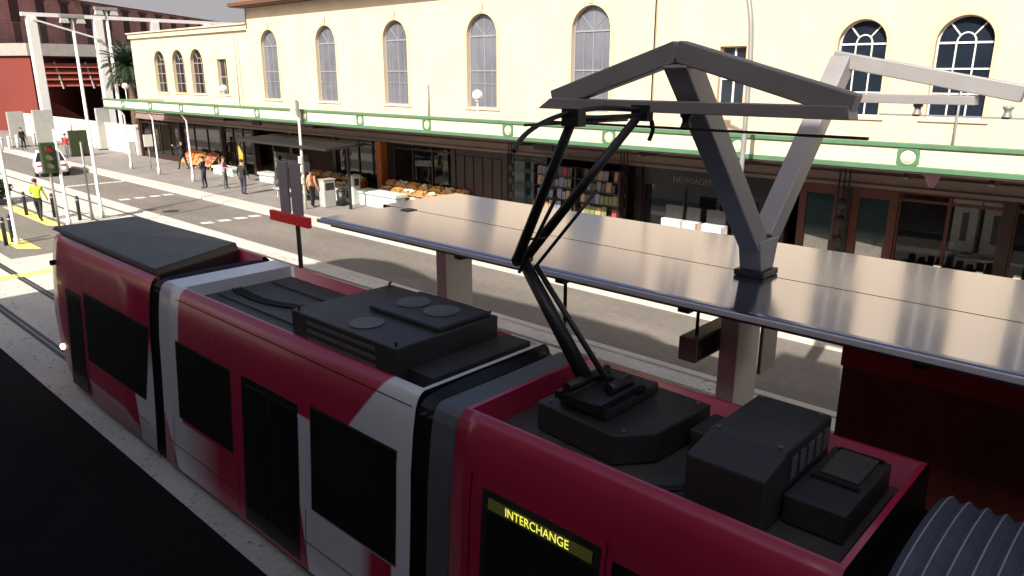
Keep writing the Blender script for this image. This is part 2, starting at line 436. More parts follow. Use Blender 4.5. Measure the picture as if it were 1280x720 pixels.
# each car body: outer skin, a recessed roof well and the two end walls
def car_body(name, x0, x1, paint, tf, tr, zw=2.72):
    b = MB(); N = len(PROF)
    near = [(YC-h, z) for z, h in PROF]; far = [(YC+h, z) for z, h in PROF]
    for pts in (near, far):
        for (y0, z0), (y1, z1) in zip(pts, pts[1:]):
            n = 14
            for k in range(n):
                xa = x0+(x1-x0)*k/n; xb = x0+(x1-x0)*(k+1)/n
                b.quad([(xa, y0, z0), (xb, y0, z0), (xb, y1, z1), (xa, y1, z1)], 0)
    yn, yf = near[-1][0], far[-1][0]
    b.quad([(x0, yn, ZT), (x0+tf, yn, ZT), (x0+tf, yf, ZT), (x0, yf, ZT)], 0)
    b.quad([(x1-tr, yn, ZT), (x1, yn, ZT), (x1, yf, ZT), (x1-tr, yf, ZT)], 0)
    a0, a1 = x0+tf, x1-tr
    t = .03
    b.quad([(a0, yn, ZT), (a1, yn, ZT), (a1, yn+t, ZT), (a0, yn+t, ZT)], 0)
    b.quad([(a0, yf-t, ZT), (a1, yf-t, ZT), (a1, yf, ZT), (a0, yf, ZT)], 0)
    b.quad([(a0, yn+t, ZT), (a1, yn+t, ZT), (a1, yn+t, zw), (a0, yn+t, zw)], 0)
    b.quad([(a0, yf-t, ZT), (a1, yf-t, ZT), (a1, yf-t, zw), (a0, yf-t, zw)], 0)
    b.quad([(a0, yn+t, ZT), (a0, yf-t, ZT), (a0, yf-t, zw), (a0, yn+t, zw)], 0)
    b.quad([(a1, yn+t, ZT), (a1, yf-t, ZT), (a1, yf-t, zw), (a1, yn+t, zw)], 0)
    b.quad([(a0, yn+t, zw), (a1, yn+t, zw), (a1, yf-t, zw), (a0, yf-t, zw)], 1)
    for x in (x0, x1):
        b.quad([(x, y, z) for y, z in near] + [(x, y, z) for y, z in far[::-1]], 2)
    b.quad([(x0, near[0][0], .15), (x1, near[0][0], .15), (x1, far[0][0], .15), (x0, far[0][0], .15)], 2)
    bmesh.ops.remove_doubles(b.bm, verts=b.bm.verts, dist=.0005)
    o = b.build(name, [paint, 'tram_floor', 'tram_black'], TR)
    for p in o.data.polygons: p.use_smooth = abs(p.normal.x) < .5 and len(p.vertices) == 4 and p.material_index == 0 and abs(p.normal.y) > .15
    return o
def side_patch(b, x0, x1, z0, z1, off=.004, side=-1, mi=0, skew0=0., skew1=0., th=.03):
    n = 8; zs = [z0+(z1-z0)*k/n for k in range(n+1)]
    fr = []; bk = []
    for i, z in enumerate(zs):
        y = YC + side*(hw(z)+off); yb = YC + side*(hw(z)+off-th)
        xa = x0+skew0*i/n; xb = x1+skew1*i/n
        fr.append((b.bm.verts.new((xa, y, z)), b.bm.verts.new((xb, y, z))))
        bk.append((b.bm.verts.new((xa, yb, z)), b.bm.verts.new((xb, yb, z))))
    def fc(v): b.bm.faces.new(v).material_index = mi
    for i in range(n):
        fc([fr[i][0], fr[i][1], fr[i+1][1], fr[i+1][0]])
        fc([fr[i][0], fr[i+1][0], bk[i+1][0], bk[i][0]]); fc([fr[i][1], fr[i+1][1], bk[i+1][1], bk[i][1]])
    fc([fr[0][0], fr[0][1], bk[0][1], bk[0][0]]); fc([fr[n][0], fr[n][1], bk[n][1], bk[n][0]])
def window(parent, x0, x1, z0, z1, side=-1, skew0=0., skew1=0.):
    b = MB(); side_patch(b, x0-.025, x1+.025, z0-.025, z1+.025, .003, side, 0, skew0, skew1)
    o = b.build('window', 'rubber', parent)
    b = MB(); side_patch(b, x0, x1, z0, z1, .007, side, 0, skew0, skew1)
    b.build('pane', 'tram_glass', o, smooth=False)
    return o
# front car with its nose
def front_car():
    b = MB()
    st = [(-11.55, 1, .15, ZT), (-12.9, 1, .15, ZT), (-13.6, 1, .15, ZT), (-14.4, 1, .15, ZT), (-15.2, 1, .16, ZT), (-15.9, .985, .22, ZT), (-16.4, .94, .32, 2.99), (-16.85, .85, .42, 2.95), (-17.2, .7, .5, 2.84), (-17.45, .48, .58, 2.6)]
    rings = []
    for x, wf, zb, zt in st:
        r = []
        for sgn in (-1, 1):
            lst = []
            for z, h in PROF:
                zz = zb + (z-.15)/(ZT-.15)*(zt-zb)
                tuck = 1 - max(0, (-14.6-x))*.07*max(0, 1.1-zz)
                lst.append((x + (max(0, zz-1.2)*.16 if x < -16.3 else 0), YC+sgn*h*wf*tuck, zz))
            r.append(lst)
        rings.append(r)
    for (n0, f0), (n1, f1) in zip(rings, rings[1:]):
        for A, B in ((n0, n1), (f0, f1)):
            for k in range(len(PROF)-1):
                f = b.quad([A[k], A[k+1], B[k+1], B[k]], 0)
                xm = (A[k][0]+B[k][0])/2; zm = (A[k][2]+A[k+1][2])/2
                if xm < -16.8 and 1.0 < zm < 2.5: f.material_index = 3
        b.quad([n0[0], n1[0], f1[0], f0[0]], 2)
        if n0[0][0] < -12.8: b.quad([n0[-1], n1[-1], f1[-1], f0[-1]], 1)
    n, f = rings[-1]; 
    for k in range(len(PROF)-1): b.quad([n[k], n[k+1], f[k+1], f[k]], 3 if 1.0 < n[k][2] < 2.4 else 0)
    # rear roof well
    yn, yf, t, zw = YC-.9, YC+.9, .03, 2.66
    b.quad([(-12.9, yn, ZT), (-11.55, yn, ZT), (-11.55, yn+t, ZT), (-12.9, yn+t, ZT)], 0)
    b.quad([(-12.9, yf-t, ZT), (-11.55, yf-t, ZT), (-11.55, yf, ZT), (-12.9, yf, ZT)], 0)
    for y in (yn+t, yf-t): b.quad([(-12.9, y, ZT), (-11.55, y, ZT), (-11.55, y, zw), (-12.9, y, zw)], 0)
    b.quad([(-12.9, yn+t, zw), (-11.55, yn+t, zw), (-11.55, yf-t, zw), (-12.9, yf-t, zw)], 1)
    b.quad([(-12.9, yn+t, zw), (-12.9, yf-t, zw), (-12.9, yf-t, ZT), (-12.9, yn+t, ZT)], 2)
    n, f = rings[0]
    cap = [p for p in n if p[2] <= zw] + [(-11.55, YC-hw(zw), zw), (-11.55, YC+hw(zw), zw)] + [p for p in f if p[2] <= zw][::-1]
    b.quad(cap, 2)
    bmesh.ops.remove_doubles(b.bm, verts=b.bm.verts, dist=.0005)
    o = b.build('car_body', ['paint_front', 'tram_dark', 'tram_black', 'tram_glass'], TR)
    for p in o.data.polygons: p.use_smooth = p.material_index == 0
    return o
c1 = front_car()
b = MB(); b.hexa([(-16.8, YC-.82, 3.004), (-11.6, YC-.885, 3.004), (-12.3, YC+.84, 3.004), (-16.8, YC+.82, 3.004)],
                 [(-16.7, YC-.78, 3.07), (-11.66, YC-.87, 3.1), (-12.35, YC+.82, 3.14), (-16.7, YC+.78, 3.07)])
b.prism([(-12.88, YC-.865), (-11.63, YC-.865), (-12.32, YC+.82), (-12.88, YC+.82)], 'z', 2.67, 3.003)
b.build('roof_cover', 'tram_dark', c1, bevel=.012)
window(c1, -14.45, -11.9, .95, 2.2, skew1=.3); window(c1, -14.4, -11.9, .95, 2.2, side=1)
b = MB(); side_patch(b, -15.45, -14.62, .22, 2.12, .004); dr = b.build('door', 'tram_black', c1)
b = MB(); side_patch(b, -15.38, -14.69, .5, 2.05, .008); b.build('pane', 'tram_glass', dr)
b = MB(); b.sphere((-16.25, YC-1.13, .72), .06, sc=(1.3, .7, 1)); b.build('headlight', 'headlamp', c1)
b = MB(); b.box(-16.2, -16.12, YC-1.12, YC-.95, 2.42, 2.52); b.build('side_camera', 'tram_black', c1, bevel=.02)
# middle car
c2 = car_body('car_body', -11.2, -5.25, 'paint_middle', .55, .06, 2.82)
window(c2, -10.62, -9.0, 1.06, 2.22); window(c2, -7.04, -5.5, 1.04, 2.31)
window(c2, -10.6, -9.0, 1.05, 2.22, side=1); window(c2, -7.0, -5.5, 1.05, 2.3, side=1)
b = MB(); side_patch(b, -8.68, -7.33, .2, 2.26, .004); dr = b.build('door', 'tram_black', c2)
for a, c in ((-8.6, -8.06), (-7.98, -7.42)):
    b = MB(); side_patch(b, a, c, .42, 2.16, .009); b.build('door_leaf', 'tram_glass', dr)
b = MB(); b.box(-7.75, -5.75, YC-.85, YC+.66, 2.823, 3.29); b.build('roof_unit', 'tram_box', c2, bevel=.014)
b = MB(); b.box(-5.74, -5.36, YC-.7, YC+.8, 2.823, 3.04)
b.build('roof_unit', 'tram_box', c2, bevel=.014)
b = MB(); b.box(-7.05, -5.8, YC-.22, YC+.6, 3.293, 3.35); fan = b.build('fan_tray', 'tram_box', c2, bevel=.015)
for x, y in ((-6.72, YC+.2), (-6.22, YC+.2)):
    b = MB(); b.tube([(x, y, 3.35), (x, y, 3.365)], .21, 28)
    for k in range(3): b.tube([(x, y, 3.365+.003*k), (x, y, 3.37+.003*k)], .18-.05*k, 24)
    b.build('fan', 'tram_grille', fan)
b = MB(); b.tube([(-6.65, YC-.55, 3.292), (-6.65, YC-.55, 3.302)], .2, 28); b.build('fan', 'tram_grille', c2)
b = MB(); b.box(-10.5, -8.2, YC-.45, YC-.43, 2.822, 2.85); b.box(-10.5, -8.2, YC+.43, YC+.45, 2.822, 2.85); b.build('cable_tray', 'tram_floor', c2)
# seam line along the shoulder
b = MB()
for xa, xb in ((-10.6, -5.3),): b.quad([(xa, YC-1.028, 2.845), (xb, YC-1.028, 2.845), (xb, YC-1.0262, 2.857), (xa, YC-1.0262, 2.857)])
b.build('panel_seam', 'tram_black', c2)
# seams, skirt lines, hinges and cables that a tram body carries
def seam(parent, x, z0, z1):
    b = MB(); side_patch(b, x-.006, x+.006, z0, z1, .002, th=.01); b.build('panel_seam', 'tram_black', parent)
def skirt(parent, x0, x1, z):
    b = MB(); side_patch(b, x0, x1, z, z+.012, .002, th=.01); b.build('skirt_seam', 'tram_black', parent)
for x in (-10.88, -8.85, -7.2): seam(c2, x, .2, .95)
skirt(c2, -11.1, -8.75, .52); skirt(c2, -7.25, -5.3, .52)
seam(c1, -14.52, .2, 2.6); skirt(c1, -14.4, -11.75, .55)
b = MB()
for z in (2.9, 3.0, 3.1, 3.2): b.box(-7.4, -6.1, YC-.862, YC-.851, z-.02, z+.02)
b.build('louvre_vent', 'tram_grille', c2)
for x, y in ((-7.68, YC-.78), (-5.83, YC-.78), (-7.68, YC+.58), (-5.83, YC+.58)):
    b = MB(); b.tube([(x, y, 3.29), (x, y, 3.335), (x+.04, y, 3.35)], .016, 8); b.build('lifting_eye', 'tram_grille', c2)
for dy in (0, .06, .12):
    b = MB(); b.tube(curve([(-10.55, YC-.2+dy, 2.85), (-9.6, YC-.22+dy, 2.84), (-8.6, YC+.1+dy, 2.845), (-7.76, YC+.15+dy, 2.9)]), .018, 6); b.build('cable', 'rubber', c2)
# rear car in view
c3 = car_body('car_body', -4.66, -1.2, 'tram_red', .05, .045)
b = MB(); side_patch(b, -4.25, -2.93, .9, 2.42, .004); sw = b.build('window', 'rubber', c3)
b = MB(); side_patch(b, -4.18, -3.0, .95, 2.22, .008); b.build('pane', 'tram_glass', sw)
b = MB(); side_patch(b, -2.82, -1.5, .2, 2.36, .004); dr = b.build('door', 'tram_black', c3)
for a, c in ((-2.75, -2.2), (-2.12, -1.57)):
    b = MB(); side_patch(b, a, c, .42, 2.28, .009); b.build('door_leaf', 'tram_glass', dr)
b = MB(); side_patch(b, -4.17, -3.01, 2.245, 2.35, .008); sg = b.build('destination_sign', 'led_board', c3)
zz = 2.297; lt = text('lettering', 'INTERCHANGE', .122, (-3.6, YC-hw(zz)-.012, zz), 'led_text', sg, xscale=.86, extrude=.001)
window(c3, -4.2, -1.6, 1.0, 2.3, side=1)
b = MB(); b.prism([(-4.25, 4.92), (-3.3, 4.83), (-3.05, 5.14), (-3.0, 5.98), (-4.22, 6.04)], 'z', 2.73, 3.02); b.build('roof_unit', 'tram_box', c3, bevel=.018)
b = MB(); b.box(-2.95, -2.62, 5.5, 5.95, 2.73, 2.96); b.build('roof_unit', 'tram_box', c3, bevel=.018)
b = MB(); b.box(-4.06, -3.5, 5.0, 5.86, 3.023, 3.14); b.build('pantograph_plinth', 'tram_box', c3, bevel=.025)
b = MB(); b.prism([(4.7, 2.73), (4.7, 3.19), (5.02, 3.26), (5.06, 3.28), (5.94, 3.28), (5.97, 3.25), (5.97, 2.73)], 'x', -2.54, -1.9); b.build('roof_unit', 'tram_box', c3, bevel=.02)
b = MB(); b.box(-1.88, -1.42, 5.02, 6.05, 2.73, 2.97); rb = b.build('roof_unit', 'tram_box', c3, bevel=.016)
b = MB(); b.box(-1.8, -1.5, 5.5, 5.98, 2.973, 3.0); b.build('cover_plate', 'tram_floor', rb, bevel=.01)
for dy in (5.42, 6.0):
    b = MB(); b.box(-1.83, -1.47, dy-.02, dy+.03, 2.972, 2.985); b.build('vent_slot', 'tram_black', rb)
b = MB(); b.box(-1.35, -1.27, 4.6, 5.9, 2.724, 2.78); b.build('cable_tray', 'tram_black', c3)
for dy in (0, .07):
    b = MB(); b.tube(curve([(-4.5, 4.7+dy, 2.75), (-3.6, 4.62+dy, 2.745), (-2.9, 4.66+dy, 2.75), (-2.55, 4.75+dy, 2.85)]), .018, 6); b.build('cable', 'rubber', c3)
for x, y in ((-4.15, 5.0), (-3.1, 5.9), (-4.12, 5.95), (-3.28, 4.95)):
    b = MB(); b.tube([(x, y, 3.02), (x, y, 3.035)], .022, 6); b.build('bolt', 'tram_grille', c3)
for x, y in ((-2.48, 5.1), (-1.97, 5.1), (-2.48, 5.88), (-1.97, 5.88)):
    b = MB(); b.tube([(x, y, 3.28), (x, y, 3.298)], .02, 6); b.build('bolt', 'tram_grille', c3)
b = MB()
for k in range(5): b.box(-1.895, -1.885, 5.15+.16*k, 5.25+.16*k, 3.02, 3.2)
b.build('louvre_vent', 'tram_grille', c3)
seam(c3, -2.88, .2, 2.5); seam(c3, -4.4, .2, 2.5)
# bellows and gangway hoods between the cars
def bellows(x0, x1, n, m=('tram_black',), s=1., dz=0, name='gangway'):
    b = MB(); prev = None
    zs = [(z, h) for z, h in PROF]
    for k in range(2*n+1):
        x = x0+(x1-x0)*k/(2*n); g = .0 if k % 2 == 0 else -.045
        ring = [(x, YC-(h*s+g), z+dz+ (g if z > 2.9 else 0)) for z, h in zs]
        # rounded crown
        top = [(x, YC-(.9*s+g)*math.cos(t), 3.0+dz+g+.05*math.sin(t)) for t in [math.pi*j/8 for j in range(1, 8)]]
        ring += top + [(x, YC+(h*s+g), z+dz+(g if z > 2.9 else 0)) for z, h in zs[::-1]]
        if prev:
            for i in range(len(ring)-1):
                f = b.quad([prev[i], prev[i+1], ring[i+1], ring[i]], 0)
        prev = ring
    return b.build(name, list(m), TR)
bellows(-11.55, -11.2, 2, s=.975, dz=-.06)
bellows(-5.25, -5.02, 2, s=.97, dz=-.08)
b = MB()
prof = [(z, h) for z, h in PROF if z >= .2]
out = [(YC-h*.992, z-.03) for z, h in prof] + [(YC+h*.992, z-.03) for z, h in prof[::-1]]
b.prism(out, 'x', -5.03, -4.66); b.build('gangway_hood', 'tram_grey', TR, bevel=.04)
# far end: black end and ribbed bellows
b = MB(); n = 9
for k in range(n):
    x = -1.02 + .12*k
    arc = [(YC-.98, .4), (YC-.99, 2.3), (YC-.93, 2.72)] + [(YC-.8*math.cos(t), 2.82+.16*math.sin(t)) for t in [math.pi*j/10 for j in range(1, 10)]] + [(YC+.93, 2.72), (YC+.99, 2.3), (YC+.98, .4)]
    inn = [(YC+(y-YC)*.97, z-.03) for y, z in arc]
    for A, xa, B, xb, mi in ((inn, x, arc, x+.05, 0), (arc, x+.05, arc, x+.06, 1), (arc, x+.06, inn, x+.11, 0), (inn, x+.11, inn, x+.12, 0)):
        for i in range(len(arc)-1):
            b.quad([(xa, *A[i]), (xa, *A[i+1]), (xb, *B[i+1]), (xb, *B[i])], mi)
b.build('gangway_bellows', ['bellows', 'bellows_edge'], TR)
b = MB(); b.prism([(YC+(y-YC)*.9, z) for y, z in [(YC-1.0, .2), (YC-1.0, 2.6), (YC+1.0, 2.6), (YC+1.0, .2)]], 'x', -1.2, .1); b.build('gangway_tunnel', 'tram_black', TR)
c4 = car_body('car_body', .06, 6.5, 'frame_white', .5, .05)
window(c4, .7, 2.6, 1.05, 2.25); window(c4, 3.0, 5.6, 1.05, 2.25)
b = MB(); b.box(1.2, 4.2, YC-.6, YC+.6, 2.73, 3.25); b.build('roof_unit', 'tram_box', c4, bevel=.03)
# pantograph
PX, PY = -3.82, 5.2
pg = MB()
for y in (PY-.3, PY+.32): pg.bar((-4.0, y, 3.18), (-3.45, y, 3.18), .05, .06)
for x in (-3.95, -3.5): pg.bar((x, PY-.34, 3.2), (x, PY+.36, 3.2), .05, .06)
for x in (-3.95, -3.5):
    for y in (PY-.28, PY+.3): pg.tube([(x, y, 3.14), (x, y, 3.2)], .035, 10)
pg.tube([(-3.88, PY-.3, 3.27), (-3.88, PY+.32, 3.27)], .05, 10)
pg.tube([(-3.6, PY-.05, 3.25), (-3.6, PY+.28, 3.25)], .06, 10)
pgo = pg.build('pantograph', 'panto', TR)
knee = Vector((-4.7, PY, 4.28))
b = MB(); b.tube([(-3.88, PY-.02, 3.27), knee], [.08, .06], 10); b.tube([knee+Vector((0,-.1,0)), knee+Vector((0,.1,0))], .055, 10); b.build('lower_arm', 'panto', pgo)
b = MB(); b.tube([(-3.66, PY+.04, 3.27), (-4.56, PY+.05, 4.22)], .028, 8); b.build('coupling_rod', 'panto', pgo)
HX = -3.8
for yk, yh in ((-.07, 4.8), (.07, 5.76)):
    b = MB(); b.tube([knee+Vector((0, yk, .02)), (HX, yh, 5.66)], [.052, .04], 10)
    b.tube([knee+Vector((.06, yk*1.6, -.1)), (HX+.28*(-1), yh*.55+.45*(PY+yk), 4.98)], .018, 6)
    b.build('upper_arm', 'panto', pgo)
b = MB(); b.tube([(-4.52, PY-.12, 4.52), (-4.52, PY+.14, 4.5)], .012, 6); b.build('cross_tie', 'panto', pgo)
b = MB()
b.tube(curve([(HX, 4.1, 5.45), (HX, 4.22, 5.56), (HX, 4.45, 5.65), (HX, 4.79, 5.71), (HX, 5.27, 5.73), (HX, 5.74, 5.69), (HX, 5.92, 5.62), (HX, 5.985, 5.52), (HX, 5.93, 5.42)]), .02, 8)
b.tube([(HX+.06, 4.76, 5.66), (HX+.06, 5.78, 5.65)], .022, 8); b.tube([(HX-.16, 4.4, 5.62), (HX-.16, 5.8, 5.6)], .012, 6)
for y in (4.79, 5.77): b.box(HX-.07, HX+.1, y-.05, y+.05, 5.6, 5.74)
b.build('collector_head', 'panto', pgo)

# ------------------------------------------------------------------ platform shelter
SZ = 3.85
SH = thing('platform_shelter', 'long flat silver metal roofed tram stop shelter standing on pale columns', 'shelter', (-3.5, 7.8, .3))
def roof_slab(y0, y1, x0, x1, nose):
    b = MB()
    prof = [(y0+.06, SZ-.08), (y0+.0, SZ-.05), (y0+.0, SZ-.02), (y0+.03, SZ-.004), (y0+.08, SZ), (y1, SZ), (y1, SZ-.08)] if nose else [(y0, SZ-.1), (y0, SZ), (y1-.06, SZ), (y1, SZ-.03), (y1, SZ-.1)]
    b.prism(prof, 'x', x0, x1); return b
b = roof_slab(6.34, 7.765, -10.0, 9, True); b.build('roof', ['shelter_metal'], SH)
b = roof_slab(7.79, 9.56, -10.28, 9, False); b.build('roof', ['shelter_metal'], SH)
b = MB(); b.box(-10.2, 9, 7.765, 7.79, SZ-.08, SZ-.03); b.build('gutter', 'shelter_soffit', SH)
b = MB(); b.box(-9.62, -9.42, 7.63, 7.84, SZ-.02, SZ+.012); b.build('drain', 'black_metal', SH, bevel=.01)
b = MB(); b.box(-9.95, 8.9, 6.5, 9.5, SZ-.155, SZ-.082); b.build('soffit', 'shelter_soffit', SH)
b = MB(); b.box(-10.03, 9.02, 6.305, 6.338, SZ-.065, SZ-.01); b.build('edge_trim', 'shelter_edge', SH, bevel=.006)
for x in (-8.5, -3.62, 3.6):
    b = MB(); b.box(x-.11, x+.11, 7.5, 8.08, .3, SZ-.156, 0); c = b.build('column', 'column_metal', SH, bevel=.012)
    b = MB(); b.box(x-.16, x+.16, 7.42, 8.16, .3, .36); b.build('base_plate', 'gantry_base', c)
b = MB(); b.tube([(-6.0, 7.5, .3), (-6.0, 7.5, SZ-.2)], .025, 8); b.build('downpipe', 'black_metal', SH)
for x in (-5.5, -3.05-.75, -7.3, -1.5): 
    b = MB(); b.box(x-.07, x+.07, 6.75, 6.87, SZ-.29, SZ-.2); b.build('light_fitting', 'black_metal', SH, bevel=.01)
b = MB(); b.prism([(7.6, 2.75), (7.98, 2.75), (7.98, 3.45), (7.6, 3.3)], 'x', -3.3, -3.26); b.build('bracket', 'pole_grey', SH)

# display hanging under the roof
DP = thing('information_display', 'dull grey box shaped information display hung under shelter roof', 'display', (-3.86, 7.5, SZ-.16))
b = MB(); b.box(-3.97, -3.75, 7.0, 8.05, 2.92, 3.2); b.build('case', 'display_case', DP, bevel=.015)
b = MB(); b.box(-3.747, -3.742, 7.06, 7.48, 2.95, 3.17); b.build('screen', 'tram_glass', DP)
for y in (7.2, 7.85):
    b = MB(); b.tube([(-3.86, y, 3.2), (-3.86, y, SZ-.15)], .02, 8); b.build('hanger', 'black_metal', DP)
# maroon back screen
MS = thing('platform_screen', 'tall dark maroon screen wall under right part of shelter', 'screen wall', (0, 7.8, .3))
b = MB(); b.box(-2.43, 8.8, 7.74, 7.86, .3, 3.05); b.build('panel', 'maroon_panel', MS)
b = MB(); b.box(-2.45, 8.8, 7.72, 7.88, 3.053, SZ-.21); b.build('top_band', 'maroon_band', MS)
for x in (-.6, 1.3, 3.0): 
    b = MB(); b.box(x, x+.04, 7.715, 7.738, .3, 3.05); b.build('joint_strip', 'timber_dark', MS)

# ------------------------------------------------------------------ charging gantry
GT = thing('charging_gantry', 'grey V shaped steel gantry with two triangular frames above shelter roof', 'gantry', (-3.49, 7.76, SZ))
bx, by = -3.49, 7.76
b = MB(); b.box(bx-.175, bx+.175, by-.19, by+.19, SZ+.004, SZ+.07); b.build('base_plate', 'gantry_base', GT, bevel=.01)
b = MB(); b.hexa([(bx-.13, by-.15, SZ+.07), (bx+.13, by-.15, SZ+.07), (bx+.13, by+.15, SZ+.07), (bx-.13, by+.15, SZ+.07)],
                 [(bx-.125, by-.25, SZ+.42), (bx+.125, by-.25, SZ+.42), (bx+.125, by+.25, SZ+.42), (bx-.125, by+.25, SZ+.42)])
b.build('root', 'gantry_metal', GT, bevel=.015)
FZ = 6.17
for ya in (5.86, 9.64):
    sg_ = -1 if ya < by else 1
    b = MB(); b.bar((bx, by+sg_*.13, SZ+.38), (bx, ya, FZ-.03), .24, .23, up=(1, 0, 0)); b.build('leg', 'gantry_metal', GT, bevel=.015)
    fr = MB()
    yf_ = ya
    zt = 5.72
    fr.bar((bx-(0 if ya < by else .1), yf_, FZ+.02), (bx+1.5, yf_, zt+.05) if ya < by else (bx+1.92, yf_, 5.8), .18, .15, up=(0, 1, 0)); lf = fr.build('frame', 'gantry_metal', GT, bevel=.012)
    if ya < by:
        fr = MB(); fr.bar((bx, yf_, FZ+.02), (bx-1.36, yf_, zt+.04), .18, .15, up=(0, 1, 0)); fr.build('rafter', 'gantry_metal', lf, bevel=.012)
    xl = -1.52 if ya < by else -.12
    fr = MB(); fr.hexa([(bx+xl, yf_-.1, zt-.045), (bx+1.5, yf_-.1, zt-.045), (bx+1.5, yf_+.1, zt-.045), (bx+xl, yf_+.1, zt-.045)],
                       [(bx+xl*.9, yf_-.1, zt+.055), (bx+1.48, yf_-.1, zt+.055), (bx+1.48, yf_+.1, zt+.055), (bx+xl*.9, yf_+.1, zt+.055)]); fr.build('tie', 'gantry_metal', lf, bevel=.006)
    for xo in ((.91, 1.8) if ya > by else (-1.15, .1)):
        b = MB(); b.tube([(bx+xo, yf_, zt-.05), (bx+xo, yf_, zt-.07), (bx+xo, yf_, zt-.09), (bx+xo, yf_, zt-.12), (bx+xo, yf_, zt-.16), (bx+xo, yf_, zt-.165)], [.055, .055, .035, .035, .05, .05], 10)
        b.build('insulator', 'black_metal' if ya < by else 'gantry_metal', GT)
    b = MB(); b.bar((bx+(-1.45 if ya < by else .5), yf_, zt-.175), (bx+(1.62 if ya < by else 2.3), yf_, zt-.175), .03, .022); b.build('conductor_bar', 'black_metal' if ya < by else 'gantry_metal', GT)

# ------------------------------------------------------------------ stop totem sign beside the platform
TS = thing('stop_sign', 'black pole with red blade sign and two upright grey panels', 'sign', (-12.6, 7.5, 0))
b = MB(); b.tube([(-12.6, 7.5, 0), (-12.6, 7.5, 4.42)], .045, 10); b.build('pole', 'black_metal', TS)
b = MB(); b.box(-13.4, -12.02, 7.37, 7.452, 3.24, 3.44); b.build('blade', 'sign_red', TS, bevel=.012)
for x0, x1 in ((-13.02, -12.7), (-12.6, -12.26)):
    b = MB(); b.box(x0, x1, 7.41, 7.45, 3.445, 4.42); b.build('panel', 'sign_grey', TS, bevel=.008)

# ------------------------------------------------------------------ station building
SB = thing('station_building', 'long cream railway station building with arched windows and green canopy', 'building', (-25, 22.7, 0))
YW = 22.7
def arch_pts(xc, r, zs, n=14): return [(xc - r*math.cos(math.pi*k/n), zs + r*math.sin(math.pi*k/n)) for k in range(n+1)]
def wall(x0, x1, z0, z1, y, wins, depth=.26):
    """wall sheet with square or arched openings and their reveals"""
    b = MB(); x = x0
    for (a, c, zb, zt, arch) in sorted(wins):
        b.quad([(x, y, z0), (a, y, z0), (a, y, z1), (x, y, z1)])
        b.quad([(a, y, z0), (c, y, z0), (c, y, zb), (a, y, zb)])
        if arch:
            r = (c-a)/2; pts = arch_pts((a+c)/2, r, zt-r)
        else: pts = [(a, zt), (c, zt)]
        for (xa, za), (xb, zb2) in zip(pts, pts[1:]): b.quad([(xa, y, za), (xb, y, zb2), (xb, y, z1), (xa, y, z1)])
        loop = [(a, zb), *pts, (c, zb)] if arch else [(a, zb), (a, zt), (c, zt), (c, zb)]
        for (xa, za), (xb, zb2) in zip(loop, loop[1:]+loop[:1]): b.quad([(xa, y, za), (xb, y, zb2), (xb, y+depth, zb2), (xa, y+depth, za)])
        x = c
    b.quad([(x, y, z0), (x1, y, z0), (x1, y, z1), (x, y, z1)])
    bmesh.ops.remove_doubles(b.bm, verts=b.bm.verts, dist=.0005)
    return b.build('wall', 'stucco', SB)
